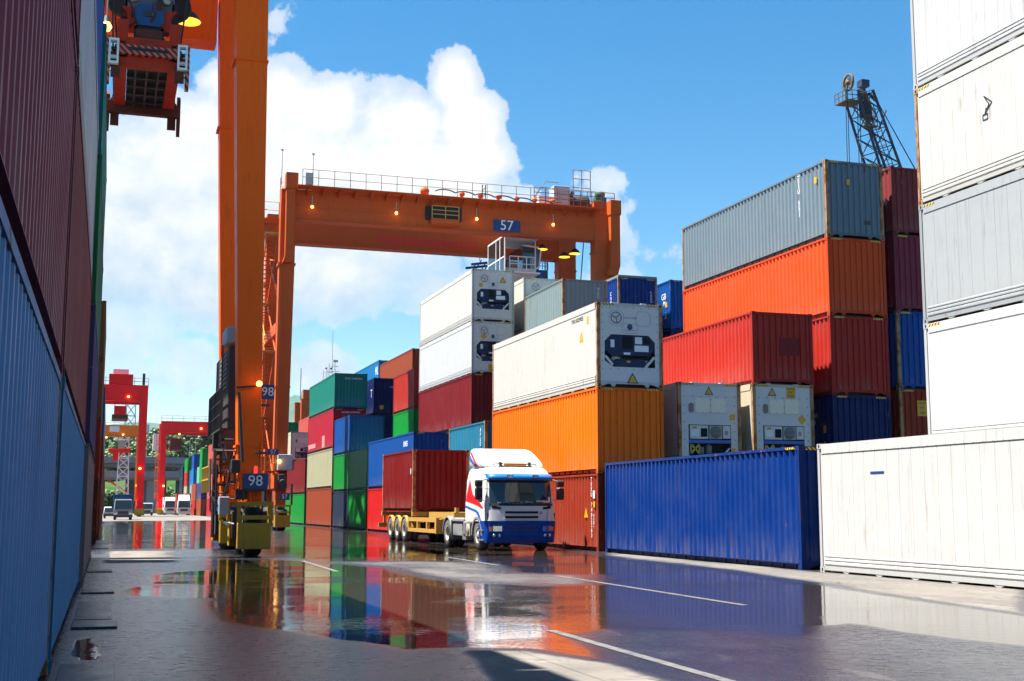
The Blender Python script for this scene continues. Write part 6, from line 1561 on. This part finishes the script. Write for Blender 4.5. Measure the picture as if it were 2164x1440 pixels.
# trees
def leaf_mat():
    mt, t, b = _new('tree_leaves')
    g = t.n('ShaderNodeNewGeometry'); oi = t.n('ShaderNodeObjectInfo')
    k = t.m('ADD', t.m('MULTIPLY', g.outputs['Random Per Island'], .7), t.m('MULTIPLY', oi.outputs['Random'], .3))
    t.l(t.mix(k, (.012, .045, .006), (.07, .14, .016)), b.inputs['Base Color'])
    b.inputs['Roughness'].default_value = .6
    return mt
LEAF = leaf_mat(); BARK = plain('bark', (.07, .05, .035), .9)
TREES = []
for k in range(4):
    rr = random.Random(50 + k); b = MB()
    lobes = [(Vector((rr.uniform(-2.1, 2.1), rr.uniform(-2.1, 2.1), 3.6 + rr.uniform(-1.2, 2.4))), rr.uniform(1.0, 1.9)) for _ in range(9)]
    for _ in range(900):
        c, ra = rr.choice(lobes)
        d_ = Vector((rr.gauss(0, 1), rr.gauss(0, 1), rr.gauss(0, 1))).normalized() * ra * rr.uniform(.55, 1.08)
        d_.z *= .8
        p = c + d_; n = (d_.normalized() + Vector((rr.uniform(-.6, .6), rr.uniform(-.6, .6), rr.uniform(-.2, .8)))).normalized()
        t1 = n.orthogonal().normalized(); t2 = n.cross(t1); s_ = rr.uniform(.20, .42)
        b.add([p - t1 * s_ - t2 * s_ * .6, p + t1 * s_ - t2 * s_ * .5, p + t1 * s_ * .7 + t2 * s_, p - t1 * s_ * .8 + t2 * s_ * .8], [(0, 1, 2, 3)])
    tb = MB(); tb.tube((0, 0, -.5), (.1, 0, 2.2), .28, 7, 0, .18)
    for c, ra in lobes[:5]: tb.tube((.1, 0, 1.8), tuple(c), .12, 5, 0, .03)
    TREES.append((b.mesh('crown'), tb.mesh('trunk')))
rr = random.Random(11)
def tree(x, y, z, s, lab, grp):
    t_ = thing('tree', lab, 'tree', (x, y, z), rr.uniform(0, 6.28), grp); t_.scale = (s, s, s * rr.uniform(.85, 1.1))
    c, k = TREES[rr.randrange(4)]
    mobj('crown', c, LEAF, t_); mobj('trunk', k, BARK, t_)
top = [(-8, 22), (1, 23.5), (8, 26.6), (14, 25.7), (19, 26.8), (23, 27.7), (26, 25.4), (31, 23.0), (36, 22)]
for row, (yy, f, n) in enumerate(((436, 1.03, 15), (429, .92, 15), (422, .81, 14), (415, .71, 13))):
    for i in range(n):
        x = -2 + 38 * (i + rr.uniform(.1, .9)) / n; s_ = rr.uniform(.75, 1.2)
        tree(x, yy + rr.uniform(-2, 2), interp(top, x) * f - 6.0 * s_ + rr.uniform(-.9, .9), s_, 'bushy green tree on the wooded hill behind the flyover', 'trees on the hill behind the flyover')
tree(29.8, 425, 20.2, 1.1, 'solitary dark tree standing higher than the hedge at the right end of the hill', None)
for x, y in ((15.6, 352), (16.9, 354), (-1.5, 352), (1.2, 351), (2.8, 353)):
    tree(x, y, -.4, 1.0, 'bright green tree seen through the opening under the flyover', 'trees under the flyover')
for i, (x, h_, w_) in enumerate(((40, 44, 16), (62, 60, 14), (84, 52, 20), (112, 52, 14), (134, 48, 22), (8, 40, 20))):
    b = MB(); b.box(x - w_ / 2, 2380 + i * 8, 120, x + w_ / 2, 2396 + i * 8, 112 + h_ * .66)
    for k in range(4): b.box(x - w_ / 2 - .3, 2379.6 + i * 8, 122 + k * 7, x + w_ / 2 + .3, 2380 + i * 8, 124 + k * 7)
    o = part('tower_block', b, paint('tower_pale', (.28, .29, .30), .8, 0, .3)); tag(o, 'pale high-rise block on the hazy far hillside', 'building', 'high-rise blocks on the far hillside')
# ------------------------------------------------------------------ lattice boom crane, quay crane, masts
BOOMC = paint('boom_blue_gray', (.035, .05, .08), .5, .15, .3); BOOMY = paint('boom_yellow_rust', (.13, .085, .03), .55, .4, .4)
LB = thing('lattice_boom_crane', 'dark lattice boom of a harbour crane rising behind the maroon container', 'crane', (0, 0, 0))
A0, A1 = Vector((95.8, 120, 2.0)), Vector((79.9, 120, 48.2))
ax = (A1 - A0).normalized(); sx = Vector((0, 1, 0)).cross(ax).normalized(); sy = Vector((0, 1, 0))
def bp(f, i, j):
    hw_ = 2.45 * (1 - f) + 1.15 * f
    if f > .93: hw_ *= .9
    return A0.lerp(A1, f) + sx * hw_ * i + sy * 1.3 * j
b = MB()
for i in (-1, 1):
    for j in (-1, 1): b.tube(bp(0, i, j), bp(1, i, j), .17, 6)
N = 22
for k in range(N):
    f0, f1 = k / N, (k + 1) / N
    for j in (-1, 1):
        b.tube(bp(f0, -1, j), bp(f1, 1, j), .07, 5, cap=False); b.tube(bp(f0, 1, j), bp(f1, -1, j), .07, 5, cap=False)
        b.tube(bp(f1, -1, j), bp(f1, 1, j), .06, 5, cap=False)
    for i in (-1, 1): b.tube(bp(f0, i, -1), bp(f1, i, 1), .06, 5, cap=False)
part('boom', b, BOOMC, LB)
b = MB(); b.ladder(bp(.1, -.15, -1.05), bp(.97, -.15, -1.05), sx, 1.1, .55, .05); part('boom_ladder', b, BOOMC, LB)
b = MB(); c = A1 + Vector((-1.6, -.4, 1.2)); b.lathe([(.88, -.10), (1.02, -.13), (1.02, .13), (.88, .10), (.88, -.10)], c, 'X', 28)
for k in range(14): b.tube(c, c + Vector((0, math.cos(k * .449) * .9, math.sin(k * .449) * .9)), .04, 5)
b.lathe([(.001, -.25), (.28, -.25), (.28, .25), (.001, .25)], c, 'X', 10); part('head_sheave', b, BOOMY, LB)
b = MB(); p = A1 + Vector((-2.4, -1.2, -1.0)); b.box(p.x, p.y, p.z - .1, p.x + 2.2, p.y + 2.4, p.z); b.rail(p, p + Vector((2.2, 0, 0)), 1.1, .7, .05); b.rail(p, p + Vector((0, 2.4, 0)), 1.1, .8, .05); p2 = A1 + Vector((-.2, -1.5, -4.0)); b.box(p2.x, p2.y, p2.z, p2.x + 1.5, p2.y + .9, p2.z + .15); b.rail(p2, p2 + Vector((1.5, 0, 0)), 1.2, .5, .05); b.beam(p, p2, .12, .12); b.beam(p + Vector((2.2, 0, 1)), p2 + Vector((1.4, 0, 1.2)), .12, .12); part('head_platform', b, BOOMY, LB)
b = MB(); b.prism([(A1.x - .3, A1.z - 2.8), (A1.x + 1.3, A1.z - 3.2), (A1.x + 1.1, A1.z - 1.0), (A1.x + .4, A1.z + .6), (A1.x - .6, A1.z + .4)], 119.3, 119.5, 'XZ'); part('boom_head', b, BOOMC, LB)
b = MB(); b.box(A1.x - .2, 119, A1.z + .8, A1.x + .8, 120, A1.z + 1.6); b.tube((A1.x + .9, 119.5, A1.z + .2), (A1.x + 1.9, 119.5, A1.z - .6), .2, 6); b.tube((A1.x + 2.1, 119.5, A1.z - 4), (A1.x + 3.2, 119.5, A1.z - 1.6), .1, 5); part('head_machinery', b, BOOMC, LB)
for x0, z0, x1, z1 in ((77.7, 49, 77.4, 12), (77.95, 49, 77.75, 12), (79.2, 47, 78.9, 12), (79.5, 47, 79.3, 12), (81.2, 48.5, 97.5, 22), (81.4, 48.2, 98, 21.5), (79.9, 47.5, 88, 24), (80.3, 47.5, 89, 24)):
    b = MB(); b.tube((x0, 119.3, z0), (x1, 119.3, z1), .045, 5); part('hoist_rope', b, BLACK, LB)
b = MB(); b.box(93, 116, 0, 101, 126, 3.5); b.box(96, 118, 3.5, 103, 124, 7); part('crane_house', b, BOOMC, LB)
QB = paint('quay_crane_blue', (.012, .05, .17), .5, .05, .3)
QC = thing('quay_crane', 'dark blue quay crane boom seen under the cab of crane 57', 'crane', (0, 0, 0))
b = MB()
for j in (158.6, 161.4):
    b.beam((45, j, 32.0), (52.5, j, 33.6), .35, .9); b.beam((45, j, 33.6), (50, j, 34.4), .25, .3)
    for k in range(4):
        x0 = 45 + k * 1.45; z0 = 29.8 + (x0 - 34) * .205; b.beam((x0, j, z0), (x0 + 1.4, j, z0 + 2.2), .14, .14)
part('boom', b, QB, QC)
b = MB(); b.box(49.5, 158, 33.0, 53.2, 162, 34.9); b.box(50.5, 158, 32.0, 55.0, 162, 33.0); b.box(53.5, 158.5, 32.3, 55.6, 161, 33.4); part('trolley', b, QB, QC)
b = MB(); b.rail((46, 158, 34.0), (50, 158, 34.6), 1.0, 1.4, .05); b.rail((53.3, 158, 33.4), (55.6, 158, 33.4), .9, .7, .05); part('handrail', b, QB, QC)
for x in (51.5, 54.2, 55.2, 55.5):
    b = MB(); b.tube((x, 158, 38), (x, 158, 18), .09, 5); part('hoist_rope', b, BLACK, QC)
b = MB()
for x in (49.6, 53.4):
    for y in (159, 161): b.beam((x, y, 0), (x, y, 31.2), .9, .9)
part('portal_leg', b, QB, QC)
MG = plain('mast_gray', (.42, .44, .45), .6)
SM = thing('ship_mast', 'thin ship mast with radar and dishes above the teal-green container', 'mast', (38.6, 230, 0))
b = MB(); b.tube((.1, 0, 20), (.1, 0, 33.9), .05, 5); b.ladder((-.2, 0, 20), (-.2, 0, 28), (1, 0, 0), .6, .6, .05); b.tube((-1.7, 0, 26.2), (1.5, 0, 26.4), .06, 5); b.tube((-1.5, 0, 24), (-1.5, 0, 26.6), .05, 5); b.tube((-.9, 0, 24), (-.9, 0, 26.6), .05, 5); b.tube((.6, 0, 26.4), (.6, 0, 28.2), .06, 5); b.tube((.0, 0, 27.3), (1.2, 0, 27.3), .05, 5); part('mast', b, MG, SM)
b = MB(); b.box(.25, -.2, 28.1, 1.1, .2, 28.5); part('radar', b, MG, SM)
for x in (-1.0, -.1):
    b = MB(); b.lathe([(.001, -.2), (.16, -.15), (.2, 0), (.16, .15), (.001, .2)], (x, 0, 26.9), 'Z', 10); part('dome', b, DARK, SM)
b = MB(); b.box(-3, 2, 0, 3, 8, 20); part('superstructure', b, MG, SM)
WM = thing('lattice_tower', 'white lattice tower with a red jib in front of the flyover at the far left', 'tower', (3.55, 322, 0))
WMT = plain('tower_white', (.75, .75, .75), .5)
def lattice(b, h_, a, c, n, r):
    for k in range(n):
        f0, f1 = k / n, (k + 1) / n; w0, w1 = a + (c - a) * f0, a + (c - a) * f1; z0, z1 = h_ * f0, h_ * f1
        for s in (-1, 1):
            for q_ in (-1, 1): b.beam((s * w0, q_ * w0, z0), (s * w1, q_ * w1, z1), r * 1.5, r * 1.5)
            b.beam((-w0, s * w0, z0), (w1, s * w1, z1), r, r); b.beam((w0, s * w0, z0), (-w1, s * w1, z1), r, r); b.beam((-w1, s * w1, z1), (w1, s * w1, z1), r, r)
b = MB(); lattice(b, 20, 1.5, 1.0, 9, .16); part('tower_frame', b, WMT, WM)
b = MB(); b.box(-3.6, -1.4, 14.6, 1.4, 1.4, 15.6); b.box(-2.5, -1, 12.6, -.6, 1, 14.5); part('jib', b, REDC, WM)
b = MB(); b.beam((-3.4, -1.2, 8), (1.6, -1.2, 4.6), .3, .4); part('conveyor', b, REDC, WM)
b = MB(); b.box(-1.4, -1.5, 15.6, .2, 0, 17.6); part('winch_cabin', b, LGRAY, WM)
FT = thing('lattice_tower', 'faint grey lattice tower on the skyline above the orange crane at the far left', 'tower', (10.5, 700, 0))
b = MB(); lattice(b, 56, 3.6, 2.2, 9, .3); part('tower_frame', b, MG, FT)

# ------------------------------------------------------------------ air
hz = MB(); hz.box(-3900, -1400, -1.0, 3900, 4200, 420)
ho = part('haze', hz, None)
ho.data.materials.clear()
hm = bpy.data.materials.new('haze_air'); hm.use_nodes = True; hm.node_tree.nodes.clear()
_t = NT(hm.node_tree); _o = _t.n('ShaderNodeOutputMaterial'); _v = _t.n('ShaderNodeVolumePrincipled')
_v.inputs['Color'].default_value = (0.72, 0.86, 1.0, 1); _v.inputs['Density'].default_value = 0.000035
_t.l(_v.outputs[0], _o.inputs['Volume'])
ho.data.materials.append(hm)
ho['kind'] = 'stuff'
